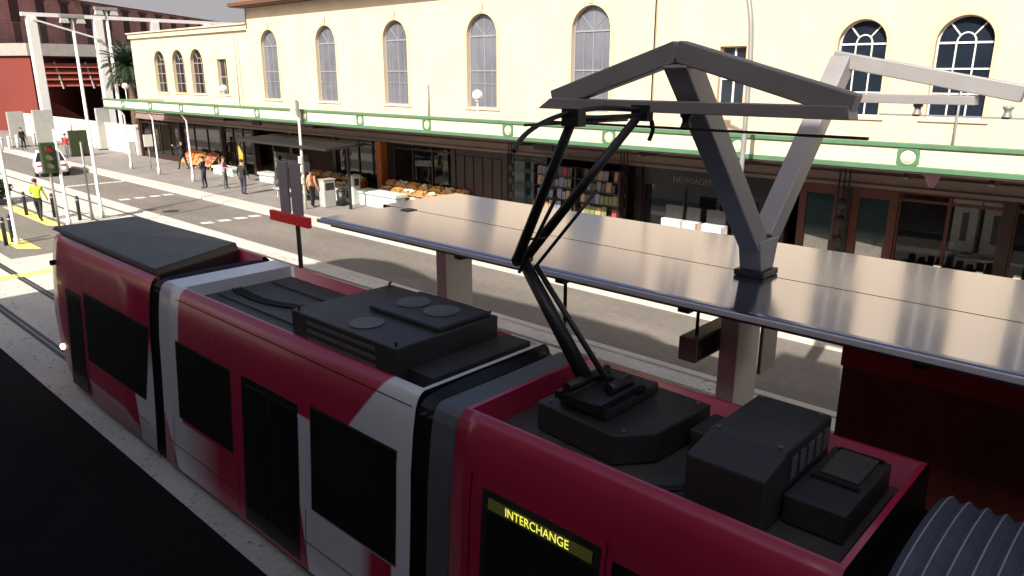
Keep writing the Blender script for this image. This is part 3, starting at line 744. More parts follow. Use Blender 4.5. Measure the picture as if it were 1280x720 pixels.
def bwindow(a, c, zb, zt, arch, y, style):
    xc = (a+c)/2; r = (c-a)/2; zs = zt-r if arch else zt
    yg = y+.2
    b = MB()
    fm = {'dark': 'frame_white', 'wing': 'frame_tan'}.get(style, 'frame_grey'); style = 'dark' if style == 'wing' else style
    t = .035 if style == 'dark' else .045
    pts = [(a, zb)] + (arch_pts(xc, r, zs) if arch else [(a, zt), (c, zt)]) + [(c, zb)]
    cz = (zb+zs)/2
    def inset(p, d):
        px, pz = p
        if arch and pz > zs: v = Vector((px-xc, pz-zs)); v = v*(1-d/r); return (xc+v.x, zs+v.y)
        return (px + (d if px < xc else -d), pz + (d if pz <= zb+1e-6 else (-d if (not arch and pz >= zt-1e-6) else 0)))
    for p, q in zip(pts, pts[1:]+pts[:1]):
        pi, qi = inset(p, t), inset(q, t)
        b.hexa([(p[0], yg-.04, p[1]), (q[0], yg-.04, q[1]), (qi[0], yg-.04, qi[1]), (pi[0], yg-.04, pi[1])],
               [(p[0], yg+.02, p[1]), (q[0], yg+.02, q[1]), (qi[0], yg+.02, qi[1]), (pi[0], yg+.02, pi[1])])
    def vb(x, z0, z1, w_=.035): b.box(x-w_/2, x+w_/2, yg-.03, yg+.01, z0, z1)
    def hb(z, w_=.04): b.box(a+t, c-t, yg-.034, yg+.014, z-w_/2, z+w_/2)
    if arch and style == 'dark':
        hb(zs, .05); hb(zb+(zs-zb)*.66); hb(zb+(zs-zb)*.33)
        k = r*.33
        vb(xc-k, zb, zs); vb(xc+k, zb, zs)
        ar = [(xc-k*math.cos(math.pi*j/8), zs+k*1.15*math.sin(math.pi*j/8)) for j in range(9)]
        for p, q in zip(ar, ar[1:]): b.bar((p[0], yg-.01, p[1]), (q[0], yg-.01, q[1]), .035, .035)
        for ang in (50, 130): b.bar((xc+k*1.05*math.cos(R(ang)), yg-.01, zs+k*1.05*math.sin(R(ang))), (xc+r*math.cos(R(ang)), yg-.01, zs+r*math.sin(R(ang))), .035, .035)
    elif arch:
        hb(zs, .06); hb(zb+(zs-zb)*.52, .05); hb(zb+.95, .025)
        vb(xc, zb, zs, .03); vb(xc-r*.5, zb, zs, .016); vb(xc+r*.5, zb, zs, .016)
        for ang in (45, 90, 135): b.bar((xc, yg-.01, zs), (xc+r*math.cos(R(ang)), yg-.01, zs+r*math.sin(R(ang))), .02, .02)
    else:
        vb(xc, zb, zt, .06); hb((zb+zt)/2, .05)
    wo = b.build('window', fm, SB)
    b = MB(); poly = [(a, zb)] + (arch_pts(xc, r, zs) if arch else [(a, zt), (c, zt)]) + [(c, zb)]
    b.quad([(p[0], yg, p[1]) for p in poly]); b.build('pane', 'window_dark' if style == 'dark' else 'blind_glass', wo)
    # painted surround and sill
    b = MB(); tw = .13
    outp = [inset(p, -tw) if not (p[1] <= zb+1e-6) else (p[0]+(-tw if p[0] < xc else tw), zb) for p in pts]
    for (p, q), (po, qo) in zip(zip(pts, pts[1:]), zip(outp, outp[1:])):
        b.hexa([(p[0], y-.03, p[1]), (q[0], y-.03, q[1]), (qo[0], y-.03, qo[1]), (po[0], y-.03, po[1])],
               [(p[0], y-.002, p[1]), (q[0], y-.002, q[1]), (qo[0], y-.002, qo[1]), (po[0], y-.002, po[1])])
    b.build('surround', 'stucco_trim', wo)
    b = MB(); b.box(a-.16, c+.16, y-.06, y+.2, zb-.1, zb-.003); b.build('sill', 'stucco', wo, bevel=.015)
    if arch and style == 'blind':
        b = MB(); b.box(xc-.1, xc+.1, y-.06, y-.031, zt+.05, zt+.36); b.build('keystone', 'stucco_trim', wo, bevel=.01)
W_wing = [(-55.3, -53.55, 4.8, 7.57, 1), (-52.4, -50.65, 4.8, 7.57, 1), (-49.7, -47.95, 4.8, 7.57, 1), (-46.05, -44.85, 4.81, 6.9, 0)]
W_main = [(x-.87, x+.87, 4.66, 8.38, 1) for x in (-39.45, -33.95, -28.36, -22.72, -17.15)]
W_right = [(-12.06, -11.16, 4.87, 6.85, 0), (-8.4, -7.08, 4.86, 7.48, 1), (-5.87, -4.52, 4.87, 7.47, 1), (-3.2, -1.9, 4.87, 7.47, 1), (-.4, .9, 4.87, 7.47, 1), (2.4, 3.7, 4.87, 7.47, 1)]
wall(-58.9, -41.8, 3.6, 8.6, 22.76, W_wing); wall(-41.8, -14.45, 3.6, 9.6, 22.6, W_main); wall(-14.45, 12, 3.6, 7.95, 22.7, W_right)
W_upper = [(x-.7, x+.7, 8.2 if x > -9 else 8.6, 12.2, 1) for x in (-13.4, -11.0, -7.74, -5.2, -2.55, .25, 3.05)]  # row out of view, added for dark bands mirrored in the shelter roof
wall(-14.45, 12, 7.95, 12.9, 22.7, W_upper)
for wn_ in W_upper: bwindow(*wn_, 22.7, 'dark')
for wn_ in W_wing: bwindow(*wn_, 22.76, 'wing')
for wn_ in W_main: bwindow(*wn_, 22.6, 'blind')
for i, wn_ in enumerate(W_right): bwindow(*wn_, 22.7, 'dark')
b = MB(); b.box(-59.0, -58.9, 22.76, 36, 0, 8.6); b.box(-41.8, -41.7, 22.6, 36, 8.5, 9.6); b.box(-14.5, -14.45, 22.6, 22.71, 3.6, 9.6); b.box(-14.52, -14.45, 22.71, 36, 9.6, 12.9); b.box(11.9, 12, 22.7, 36, 0, 12.9); b.build('side_wall', 'stucco', SB)
b = MB(); b.box(-59.1, -41.82, 22.6, 22.758, 8.45, 8.75); b.box(-59.15, -41.82, 22.5, 22.8, 8.753, 8.85); b.build('parapet_cornice', 'stucco', SB, bevel=.02)
b = MB(); b.box(-9.16, -9.0, 22.66, 22.699, 4.2, 12.1); b.build('pilaster', 'stucco', SB)
b = MB(); b.box(-42.2, -14.53, 21.9, 22.9, 9.62, 9.78); b.box(-42.25, -14.53, 21.8, 21.9, 9.66, 9.84); b.build('eave', 'eave', SB)
b = MB(); b.box(-14.8, 12.3, 22.0, 22.9, 12.92, 13.08); b.build('eave', 'eave', SB)
b = MB(); b.prism([(21.85, 9.785), (29.3, 13.2), (36.5, 9.785)], 'x', -42.1, -14.53); b.build('roof', 'roof_tile', SB)
b = MB(); b.prism([(21.95, 13.085), (29.3, 16.3), (36.5, 13.085)], 'x', -14.7, 12.2); b.build('roof', 'roof_tile', SB)
b = MB(); b.box(-58.85, -41.85, 22.85, 35.9, 8.4, 8.5); b.build('roof', 'grey_metal_roof', SB)
# thin downpipes and stains
for x, zt in ((-26.05, 5.6), (-5.05, 5.9), (-43.2, 8.3)):
    b = MB(); b.tube([(x, 22.5, 4.0), (x, 22.5, zt)], .03, 8); b.build('downpipe', 'frame_grey', SB)
# ground floor: bulkhead, back wall, piers, glazing
b = MB(); b.box(-58.9, 12, 22.4, 22.59, 2.98, 3.598); b.box(-58.9, 12, 22.36, 22.398, 3.28, 3.32, 1); b.box(-58.9, 12, 22.33, 22.397, 2.9, 3.0)
b.build('bulkhead', ['bulkhead', 'timber_dark'], SB)
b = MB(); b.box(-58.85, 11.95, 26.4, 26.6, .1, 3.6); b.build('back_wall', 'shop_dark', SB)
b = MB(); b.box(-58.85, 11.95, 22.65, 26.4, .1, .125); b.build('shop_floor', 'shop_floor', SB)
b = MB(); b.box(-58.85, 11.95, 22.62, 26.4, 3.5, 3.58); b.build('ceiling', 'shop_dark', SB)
for x in (-58.8, -52, -46, -42, -37.8, -33.6, -24.45, -21.3, -19.15, -14.75, -9.45, -3.5, .2, 4.2, 8): 
    b = MB(); b.box(x-.14, x+.14, 22.45, 22.8, .11, 2.9); b.build('pier', 'timber_dark', SB, bevel=.01)
b = MB(); b.box(-29.68, -29.3, 22.2, 22.6, .11, 2.9); b.build('pier', 'timber_orange', SB, bevel=.015)
def shopfront(x0, x1, zs, n, fm='timber_dark', gl='shop_glass', door=False):
    b = MB(); b.box(x0, x1, 22.56, 22.64, zs-.07, zs); b.box(x0, x1, 22.56, 22.64, 2.6, 2.68); b.box(x0, x1, 22.56, 22.64, 2.82, 2.899)
    for k in range(n+1):
        x = x0+(x1-x0)*k/n; b.box(x-.04, x+.04, 22.55, 22.65, zs+.002, 2.818)
    if zs > .3: b.box(x0, x1, 22.57, 22.7, .11, zs-.072)
    f = b.build('shopfront', fm, SB)
    b = MB(); b.quad([(x0, 22.6, zs), (x1, 22.6, zs), (x1, 22.6, 2.82), (x0, 22.6, 2.82)]); b.build('pane', gl, f)
shopfront(-58.6, -52.2, .5, 4); shopfront(-51.8, -46.2, .5, 3, gl='dark_glass'); shopfront(-45.8, -42.2, .15, 3)
shopfront(-33.4, -29.75, .4, 2, gl='dark_glass'); shopfront(-28.7, -24.6, .75, 3); shopfront(-21.1, -19.3, .2, 1, gl='teal_glass')
shopfront(-14.6, -9.6, .6, 3, gl='dark_glass')
shopfront(-6.15, -3.64, .62, 2, 'timber'); shopfront(-3.36, .05, .62, 2, 'timber'); shopfront(.35, 4.05, .62, 2, 'timber')
# timber panelled bay and twin doors
b = MB(); b.box(-24.3, -21.45, 22.5, 22.6, .11, 2.89)
for k in range(5): b.box(-24.2+.56*k, -23.75+.56*k, 22.46, 22.498, .5, 2.6)
b.build('panelled_bay', 'timber_dark', SB, bevel=.01)
for x0 in (-8.95, -7.42):
    b = MB(); x1 = x0+1.25
    b.box(x0, x0+.22, 22.48, 22.58, .11, 2.88); b.box(x1-.22, x1, 22.48, 22.58, .11, 2.88); b.box(x0+.22, x1-.22, 22.48, 22.58, .11, .5); b.box(x0+.22, x1-.22, 22.48, 22.58, 2.6, 2.88)
    d = b.build('door', 'timber', SB, bevel=.01)
    b = MB(); b.box(x0+.22, x1-.22, 22.52, 22.54, .5, 2.6); b.build('pane', 'teal_glass', d)
    b = MB(); b.quad([(x0+.26, 22.512, .75), (x1-.26, 22.512, .75), (x1-.26, 22.512, 1.22), (x0+.26, 22.512, 1.3)]); b.build('notice', 'poster', d)
b = MB(); b.box(-7.68, -7.44, 22.5, 22.6, .11, 2.88); b.build('mullion', 'timber_dark', SB)
text('lettering', 'NEWSAGENCY', .3, (-12.35, 22.39, 2.55), 'bulkhead', SB, xscale=.95)
b = MB(); b.box(-14.5, -9.7, 22.40, 22.54, 2.3, 2.895); b.build('signboard', 'tram_black', SB)
# cast iron canopy columns in threes
for x in (-20.6, -15.15, -7.55):
    b = MB()
    for k in (-.14, 0, .14): b.tube([(x+k, 22.1, .6), (x+k, 22.1, 3.94)], .025, 8)
    for z in (1.3, 1.9, 2.4): b.sphere((x, 22.1, z), .13, sc=(1.2, .7, 1.4))
    c = b.build('canopy_column', 'black_metal', SB)
    b = MB(); b.box(x-.22, x+.22, 21.95, 22.28, .11, .62); b.build('plinth', 'poster', c, bevel=.02)
# canopy
YF = 18.4; cx0 = -53.5; cx1 = 11.9
b = MB(); b.box(cx0, cx1, YF+.12, 22.32, 3.93, 4.03); cp = b.build('canopy', 'bulkhead', SB)
b = MB(); b.box(cx0, cx1, YF+.03, YF+.1, 4.02, 4.42); b.box(cx0, cx0+.07, YF+.12, 22.3, 4.035, 4.42); b.build('fascia', 'fascia_cream', cp)
b = MB(); b.box(cx0-.03, cx1, YF-.03, YF+.14, 4.423, 4.52); b.box(cx0-.03, cx1, YF-.02, YF+.115, 3.9, 4.017); b.build('fascia_rail', 'heritage_green', cp, bevel=.012)
b = MB(); b.box(cx0, cx1, YF+.0, YF+.09, 3.86, 3.897); b.build('drip_board', 'timber_dark', cp)
xr = -4.98; k = 0
while xr > cx0:
    if True:
        b = MB(); n = 20; ro, ri, hh = .24, .165, .2
        yA = YF+.0; 
        # square plate with a round hole filled by a cream disc
        sq = []
        for j in range(n):
            t = 2*math.pi*j/n; c_, s_ = math.cos(t), math.sin(t); m_ = max(abs(c_), abs(s_)); sq.append((c_/m_*.235, s_/m_*.195))
        for j in range(n):
            t0, t1 = 2*math.pi*j/n, 2*math.pi*(j+1)/n
            p0 = (xr+ri*math.cos(t0), 4.22+ri*math.sin(t0)); p1 = (xr+ri*math.cos(t1), 4.22+ri*math.sin(t1))
            q0 = (xr+sq[j][0], 4.22+sq[j][1]); q1 = (xr+sq[(j+1)%n][0], 4.22+sq[(j+1)%n][1])
            b.hexa([(p0[0], yA, p0[1]), (q0[0], yA, q0[1]), (q1[0], yA, q1[1]), (p1[0], yA, p1[1])], [(p0[0], yA+.028, p0[1]), (q0[0], yA+.028, q0[1]), (q1[0], yA+.028, q1[1]), (p1[0], yA+.028, p1[1])])
        b.build('ring_panel', 'heritage_green', cp)
        b = MB(); b.tube([(xr, YF+.005, 4.22), (xr, YF+.029, 4.22)], ri*.72, 20); b.build('boss', 'fascia_cream', cp)
    xr -= 4.115; k += 1
for x in (-51.2, -46.9, -42.3):
    b = MB(); b.tube([(x, 18.75, .1), (x, 18.75, .5), (x, 18.75, .55), (x, 18.75, 3.5), (x, 18.6, 3.75), (x, 18.5, 3.9)], [.1, .1, .055, .05, .05, .07], 10); b.build('canopy_post', 'pole_white', cp)
for x in (-37.5, -29.3, -17.1, -12.2, -9.0, -5.0, -3.3):
    b = MB(); b.box(x-.05, x+.05, YF+.15, 22.3, 3.7, 3.925); b.build('canopy_beam', 'timber_dark', cp)
# globe lamps on the canopy roof
for i, (x, lab) in enumerate(((-52.4, 'white globe lamp on canopy edge below the far left arched windows'), (-39.05, 'white globe lamp on canopy edge below the small square window'), (-19.85, 'white globe lamp in front of the fourth tall grey window'))):
    g = thing('globe_lamp', lab, 'lamp', (x, 19.5, 4.03), group='globe lamps on the canopy')
    b = MB(); b.tube([(x, 19.5, 4.03), (x, 19.5, 5.08)], .03, 8); b.tube([(x, 19.5, 5.05), (x, 19.5, 5.12)], .08, 10); b.build('stem', 'pole_white', g)
    b = MB(); b.sphere((x, 19.5, 5.28), .19, seg=18); b.build('globe', 'globe', g)
# hanging things under the canopy
HL = thing('hanging_lantern', 'black topped pinkish lantern hanging below canopy near shop window', 'lantern', (-4.95, 20.6, 3.93))
b = MB(); b.tube([(-4.95, 20.6, 3.7), (-4.95, 20.6, 3.93)], .02, 6); b.build('rod', 'black_metal', HL)
b = MB(); b.box(-5.12, -4.78, 20.45, 20.75, 3.62, 3.7); b.build('cap', 'black_metal', HL)
b = MB(); b.hexa([(-5.0, 20.55, 3.3), (-4.9, 20.55, 3.3), (-4.9, 20.65, 3.3), (-5.0, 20.65, 3.3)], [(-5.12, 20.45, 3.615), (-4.78, 20.45, 3.615), (-4.78, 20.75, 3.615), (-5.12, 20.75, 3.615)]); b.build('shade', 'cloth_pink', HL)
for x, lab in ((-16.75, 'small black hanging sign box under canopy beside the pantograph'), (-36.1, 'small black hanging sign box under canopy above the street shelter')):
    hs = thing('hanging_sign', lab, 'sign', (x, 19.6, 3.93), group='hanging signs under the canopy')
    b = MB(); b.box(x-.42, x+.42, 19.55, 19.65, 3.5, 3.8); b.build('board', 'tram_black', hs, bevel=.01)
    b = MB()
    for k in (-.3, .3): b.tube([(x+k, 19.6, 3.8), (x+k, 19.6, 3.93)], .012, 6)
    b.build('hanger', 'black_metal', hs)

# ------------------------------------------------------------------ shop goods
def crate(x, y, z, k, label, group, w_=.5, d_=.34, tilt=.35):
    t = thing('produce_crate', label, 'crate', (x, y, z), group=group)
    b = MB(); b.box(-w_/2, w_/2, -d_/2, d_/2, 0, .02)
    for s in (-1, 1):
        b.box(-w_/2, w_/2, s*d_/2-.01, s*d_/2+.01, 0, .14); b.box(s*w_/2-.01, s*w_/2+.01, -d_/2+.012, d_/2-.012, 0, .14)
    b.build('box', 'crate_wood', t, local=True)
    b = MB(); rr = random.Random(k*13+int(x*10))
    for i in range(22):
        b.sphere((rr.uniform(-w_/2+.06, w_/2-.06), rr.uniform(-d_/2+.06, d_/2-.06), .1+rr.uniform(0, .07)), .055, seg=8)
    b.build('fruit', 'goods_%d' % k, t, local=True)
    t.rotation_euler = (tilt, 0, 0)
    return t
FS = thing('fruit_stand', 'long stepped timber fruit stand on footpath right of orange pillar', 'stall', (-26.5, 22.0, .108))
b = MB()
for i, (y, z) in enumerate(((21.55, .42), (21.95, .68), (22.3, .94))):
    b.box(-28.9, -23.4, y-.2, y+.2, z-.04, z)
    for x in (-28.8, -26.2, -23.5): b.box(x-.03, x+.03, y-.15, y+.15, .11, z-.042)
b.build('shelf', 'crate_wood', FS)
cn = ['orange', 'red', 'yellow', 'green', 'cream', 'dark red', 'blue grey', 'brown']
n = 0
for r_, (y, z) in enumerate(((21.55, .42), (21.95, .68), (22.3, .94))):
    for c_ in range(7):
        k = (c_*3+r_*5+n) % 8; n += 1
        crate(-28.55+.8*c_+.05*math.sin(7*n), y, z+.01, k, 'wooden crate of small round produce on the long stepped fruit stand', 'crates on the fruit stand', w_=.58+.12*((n*5)%3)/2, tilt=.12+.05*((n*7)%4))
# second display, left, with sunlit fruit
LS = thing('fruit_stand', 'low timber fruit stand behind person in orange top', 'stall', (-33, 22.0, .108))
b = MB()
for y, z in ((21.6, .6), (22.05, .9)):
    b.box(-36.8, -30.4, y-.22, y+.22, z-.05, z)
    for x in (-36.7, -33.5, -30.5): b.box(x-.03, x+.03, y-.15, y+.15, .11, z-.052)
b.build('shelf', 'timber_orange', LS)
for r_, (y, z) in enumerate(((21.6, .6), (22.05, .9))):
    for c_ in range(7):
        crate(-36.3+.9*c_, y, z+.01, (0, 4, 2, 1, 0, 4, 7)[(c_+r_*2) % 7], 'wooden crate of produce on the low fruit stand behind orange top person', 'crates on the low fruit stand', w_=.75, tilt=.15)
# white counters
for x0, x1, y, h, lab, m in ((-29.1, -26.2, 20.9, .72, 'pale white low counter beside the orange pillar', 'table_pale'), (-34.2, -30.6, 20.8, .6, 'white low counter standing behind the grey machines', 'box_white'), (-45.2, -42.6, 21.6, .5, 'pale green low table left of person in black jacket', 'table_pale'), (-39.8, -36.0, 21.7, .55, 'white bench table behind the street shelter', 'box_white')):
    t = thing('counter', lab, 'counter', ((x0+x1)/2, y, .108))
    b = MB(); b.box(x0, x1, y-.35, y+.35, h-.05, h+.1); b.build('top', m, t, bevel=.02)
    b = MB(); b.box(x0+.08, x1-.08, y-.27, y+.27, .11, h-.053); b.build('body', m, t)
# stands at the left shops
for i, (x, y, m, lab) in enumerate(((-49.5, 21.9, 'goods_1', 'red produce rack far left beside the man in black'), (-48.0, 21.8, 'goods_0', 'orange produce rack behind the pair of people'), (-46.6, 21.9, 'goods_5', 'dark red produce rack right of the orange rack'))):
    t = thing('produce_rack', lab, 'rack', (x, y, .108))
    b = MB(); b.hexa([(x-.65, y-.4, .4), (x+.65, y-.4, .4), (x+.65, y+.3, 1.1), (x-.65, y+.3, 1.1)], [(x-.65, y-.4, .46), (x+.65, y-.4, .46), (x+.65, y+.3, 1.16), (x-.65, y+.3, 1.16)])
    for dx in (-.6, .6): b.box(x+dx-.03, x+dx+.03, y-.38, y-.32, .11, .42); b.box(x+dx-.03, x+dx+.03, y+.22, y+.28, .11, 1.08)
    b.build('frame', 'crate_wood', t)
    rr = random.Random(i); b = MB()
    for q in range(60):
        u, v = rr.random(), rr.random(); b.sphere((x-.6+1.2*u, y-.36+.62*v, .5+.7*v), .06, seg=8)
    b.build('produce', m, t)
# magazine rack and its magazines
MR = thing('magazine_rack', 'tall dark magazine rack outside shop behind the pantograph arms', 'rack', (-16.9, 21.7, .108))
b = MB(); b.box(-18.9, -14.95, 21.81, 21.85, .4, 2.7)
for z in (.6, 1.05, 1.5, 1.95, 2.35): b.box(-18.9, -14.95, 21.57, 21.81, z-.03, z)
for x in (-18.92, -16.9, -14.95): b.box(x-.03, x+.03, 21.55, 21.85, .11, 2.72)
b.build('frame', 'timber_dark', MR)
rr = random.Random(3)
for zi, z in enumerate((.6, 1.05, 1.5, 1.95, 2.35)):
    x = -18.8
    while x < -15.2:
        ww = rr.uniform(.14, .26); h = rr.uniform(.26, .36)
        if rr.random() > .12 and not (-17.0 < x+ww and x < -16.8):
            t = MB(); t.box(0, ww-.02, -.02, .02, 0, h)
            kk = rr.choice([4, 4, 7, 0, 2, 6, 5] if zi < 1 else [7, 6, 5, 3, 6, 8, 8])
            o = t.build('magazine', 'goods_%d' % kk); o.location = (x, 21.65, z+.004); o.rotation_euler = (-.12, 0, 0)
            tag(o, 'small magazine standing on a shelf of the dark magazine rack', 'magazine', 'magazines on the magazine rack')
        x += ww+.01
# newspapers in front of the newsagency, boxes in the right hand shop window
for i, (x, ww) in enumerate(((-13.0, .72), (-12.2, .55), (-11.5, .75))):
    t = thing('newspaper_stand', ['white newspaper stand under newsagency sign, left of red striped one', 'small white newspaper stand with red edge, middle one of three', 'white newspaper stand with blue edge nearest the gantry leg'][i], 'stand', (x, 21.4, .108), group='newspaper stands outside the newsagency')
    b = MB(); b.box(x, x+ww, 21.25, 21.55, .4, 1.42); b.build('case', 'poster', t, bevel=.01)
    b = MB(); b.box(x+ww-.07, x+ww+.0, 21.23, 21.248, .42, 1.4); b.build('edge', ['poster', 'goods_1', 'goods_6'][i], t)
    b = MB(); b.box(x+.05, x+.1, 21.3, 21.5, .11, .4); b.box(x+ww-.1, x+ww-.05, 21.3, 21.5, .11, .4); b.build('leg', 'black_metal', t)
    b = MB(); b.box(x+.05, x+ww-.05, 21.45, 21.54, 1.43, 1.85); b.build('header', 'cloth_grey', t)
rr = random.Random(9)
for sx in (-6.0, -3.2):
    t = thing('window_counter', 'dark display counter in front of the shop window %s' % ('right of the twin timber doors' if sx < -4 else 'at the far right edge'), 'counter', (sx+1.2, 21.9, .108))
    b = MB(); b.box(sx, sx+2.3, 21.7, 22.1, .11, .8); b.build('body', 'timber_dark', t, bevel=.01)
    for k in range(9):
        x = sx+.1+.245*k; h = rr.uniform(.1, .34); m = rr.choice(['poster', 'goods_4', 'goods_2', 'goods_7', 'poster', 'box_white'])
        b = MB(); b.hexa([(0, 0, 0), (.2, 0, 0), (.2, .16, 0), (0, .16, 0)], [(.02, .03, h), (.18, .03, h), (.18, .13, h), (.02, .13, h)])
        o = b.build('cake_box', m, bevel=.01); o.location = (x, 21.74+rr.uniform(0, .15), .802)
        tag(o, 'small pale box on the display counter before the %s shop window' % ('right hand' if sx < -4 else 'rightmost'), 'box', 'boxes in the %s shop window' % ('right hand' if sx < -4 else 'rightmost'))
for i, x in enumerate((-4.7, -3.95)):  # white blocks stand in for a bright building reflected in shop glass
    t = thing('display_cabinet', ['white wooden display cabinet standing in the right hand shop, left one', 'white wooden display cabinet in right hand shop beside the window post'][i], 'cabinet', (x, 23.8, .125), group='white cabinets in the shop')
    b = MB(); b.box(x-.3, x+.3, 23.65, 24.0, 1.2, 2.55); b.box(x-.36, x+.36, 23.6, 24.05, 2.553, 2.66); b.build('body', 'poster', t, bevel=.01)
    b = MB(); b.box(x-.07, x+.09, 23.63, 23.648, 1.5, 2.3); b.build('door', 'cloth_grey', t)
    b = MB(); b.box(x-.3, x+.3, 23.65, 24.0, .126, 1.197); b.build('base', 'timber_dark', t)

# ------------------------------------------------------------------ street furniture
def pole(name, label, x, y, h, r, m, lean=(0, 0), cat='pole', group=None, cap=None):
    t = thing(name, label, cat, (x, y, .1 if y > 16.6 else .004), group=group)
    b = MB(); b.tube([(x, y, 0), (x, y, .25), (x, y, .3), (x+lean[0], y+lean[1], h)], [r*1.5, r*1.5, r, r*.75], 10); b.build('shaft', m, t)
    return t
pole('street_pole', 'white pole leaning at far left edge beside two black bollards', -31.4, 7.16, 8, .065, 'pole_white')
pole('street_pole', 'white pole just right of the traffic light', -33.9, 9.67, 3.9, .07, 'pole_white')
pole('street_pole', 'thin grey pole between two white poles', -34.6, 10.79, 3.3, .05, 'pole_grey')
for (x, y, z, lab) in ((-34.9, 11.28, 8.2, 'tall white floodlight mast behind the traffic light'), (-76, 27.5, 11.6, 'distant white floodlight mast in front of the palm')):
    t = pole('floodlight_mast', lab, x, y, z, 
             .075 if x > -50 else .17, 'pole_white', cat='light mast', group='floodlight masts')
    k = 1 if x > -50 else 2.1
    b = MB(); b.box(x-.12*k, x+.12*k, y-.45*k, y+.45*k, z, z+.12*k); b.build('cross_arm', 'pole_grey', t)
    for s in (-.3, .3):
        b = MB(); b.hexa([(x-.1*k, y+(s-.16)*k, z-.2*k), (x+.16*k, y+(s-.16)*k, z-.2*k), (x+.16*k, y+(s+.16)*k, z-.2*k), (x-.1*k, y+(s+.16)*k, z-.2*k)], [(x-.06*k, y+(s-.12)*k, z-.003), (x+.1*k, y+(s-.12)*k, z-.003), (x+.1*k, y+(s+.12)*k, z-.003), (x-.06*k, y+(s+.12)*k, z-.003)]); b.build('floodlight', 'box_grey', t)
# traffic light
TL = thing('traffic_light', 'traffic light showing red on grey pole beside crossing', 'traffic light', (-34.1, 9.35, .008))
x, y = -34.1, 9.35
b = MB(); b.tube([(x, y, 0), (x, y, 3.4)], .05, 10); b.build('pole', 'pole_grey', TL)
b = MB(); b.box(x+.0, x+.24, y-.27, y+.27, 2.2, 3.4); hd = b.build('housing', 'signal_case', TL, bevel=.03)
for z, m in ((3.13, 'signal_red'), (2.8, 'signal_off'), (2.47, 'signal_off')):
    b = MB(); b.tube([(x+.24, y, z), (x+.265, y, z)], .11, 16); b.build('lamp', m, hd)
    b = MB(); b.tube([(x+.24, y, z+.02), (x+.36, y, z+.02)], .13, 16, cap=False); b.build('hood', 'signal_case', hd)
# curved street lamp in front of the facade
SL = thing('street_lamp', 'tall grey street lamp with curved top in front of square window', 'street lamp', (-8.25, 17.0, .1))
b = MB(); b.tube(curve([(-8.25, 17, .1), (-8.25, 17, 3), (-8.25, 17, 5.6), (-8.27, 17, 6.6), (-8.36, 17, 7.4), (-8.6, 17, 8.1), (-9.1, 17, 8.7), (-9.8, 17, 9.0)]), .06, 10); b.build('pole', 'pole_grey', SL)
b = MB(); b.box(-10.4, -9.75, 16.88, 17.12, 8.95, 9.1); b.build('lamp_head', 'pole_grey', SL, bevel=.03)
# tall pole with small grey box sign
TP = thing('sign_pole', 'tall pale pole with grey box on top by street shelter', 'pole', (-29.6, 18.1, .1))
b = MB(); b.tube([(-29.6, 18.1, .1), (-29.62, 18.1, 5.0)], [.07, .05], 10); b.build('shaft', 'pole_white', TP)
b = MB(); b.box(-29.95, -29.5, 17.9, 18.04, 4.3, 4.95); b.build('sign_box', 'box_grey', TP, bevel=.02)
b = MB()
for z in (1.3, 1.8, 2.2): b.box(-29.68, -29.5, 17.95, 18.05, z, z+.3)
b.build('notice', 'poster', TP)
# street shelter with dark roof
BS = thing('street_shelter', 'dark flat roofed street shelter on footpath behind the grey panels', 'shelter', (-31.5, 18.6, .104))
b = MB(); b.hexa([(-35.0, 17.9, 2.72), (-27.4, 17.9, 2.72), (-27.2, 19.9, 2.85), (-35.0, 19.9, 2.85)], [(-35.0, 17.9, 2.84), (-27.4, 17.9, 2.84), (-27.2, 19.9, 2.97), (-35.0, 19.9, 2.97)]); bmesh.ops.translate(b.bm, verts=b.bm.verts, vec=(0, 0, .15)); b.build('roof', 'tram_dark', BS, bevel=.02)
for x in (-34.5, -28.2):
    b = MB(); b.box(x-.05, x+.05, 19.5, 19.6, .11, 2.96); b.build('post', 'black_metal', BS)
b = MB(); b.box(-34.4, -31.2, 19.45, 19.48, .5, 2.3); b.build('glass_back', 'shop_glass', BS)
b = MB(); b.box(-34.0, -31.5, 19.0, 19.4, .52, .58); b.box(-33.8, -33.7, 19.1, 19.3, .11, .52); b.box(-31.8, -31.7, 19.1, 19.3, .11, .52); b.build('bench', 'box_grey', BS)
# machines and boxes on the footpath
for (x, y, w_, h, m, lab) in ((-29.55, 19.25, .62, 1.35, 'box_grey', 'wide grey ticket machine right of person in orange top'), (-29.2, 20.5, .42, 1.45, 'box_white', 'narrow pale ticket machine standing right of the wide grey one')):
    t = thing('ticket_machine', lab, 'ticket machine', (x, y, .108))
    b = MB(); b.box(x-.22, x+.22, y-w_/2, y+w_/2, .11, h); b.build('cabinet', m, t, bevel=.03)
    b = MB(); b.box(x+.221, x+.227, y-w_/2+.08, y+w_/2-.08, h-.45, h-.12); b.build('screen', 'tram_glass', t)
    b = MB(); b.box(x-.25, x+.25, y-w_/2-.03, y+w_/2+.03, h+.003, h+.04); b.build('cap', m, t)
for (x, y, lab) in ((-29.3, 19.85, 'small black bin between the two ticket machines'),):
    t = thing('litter_bin', lab, 'bin', (x, y, .108)); b = MB(); b.tube([(x, y, .11), (x, y, .8)], [.2, .24], 14); b.build('drum', 'black_metal', t)
    b = MB(); b.tube([(x, y, .803), (x, y, .9)], [.25, .12], 14); b.build('lid', 'black_metal', t)
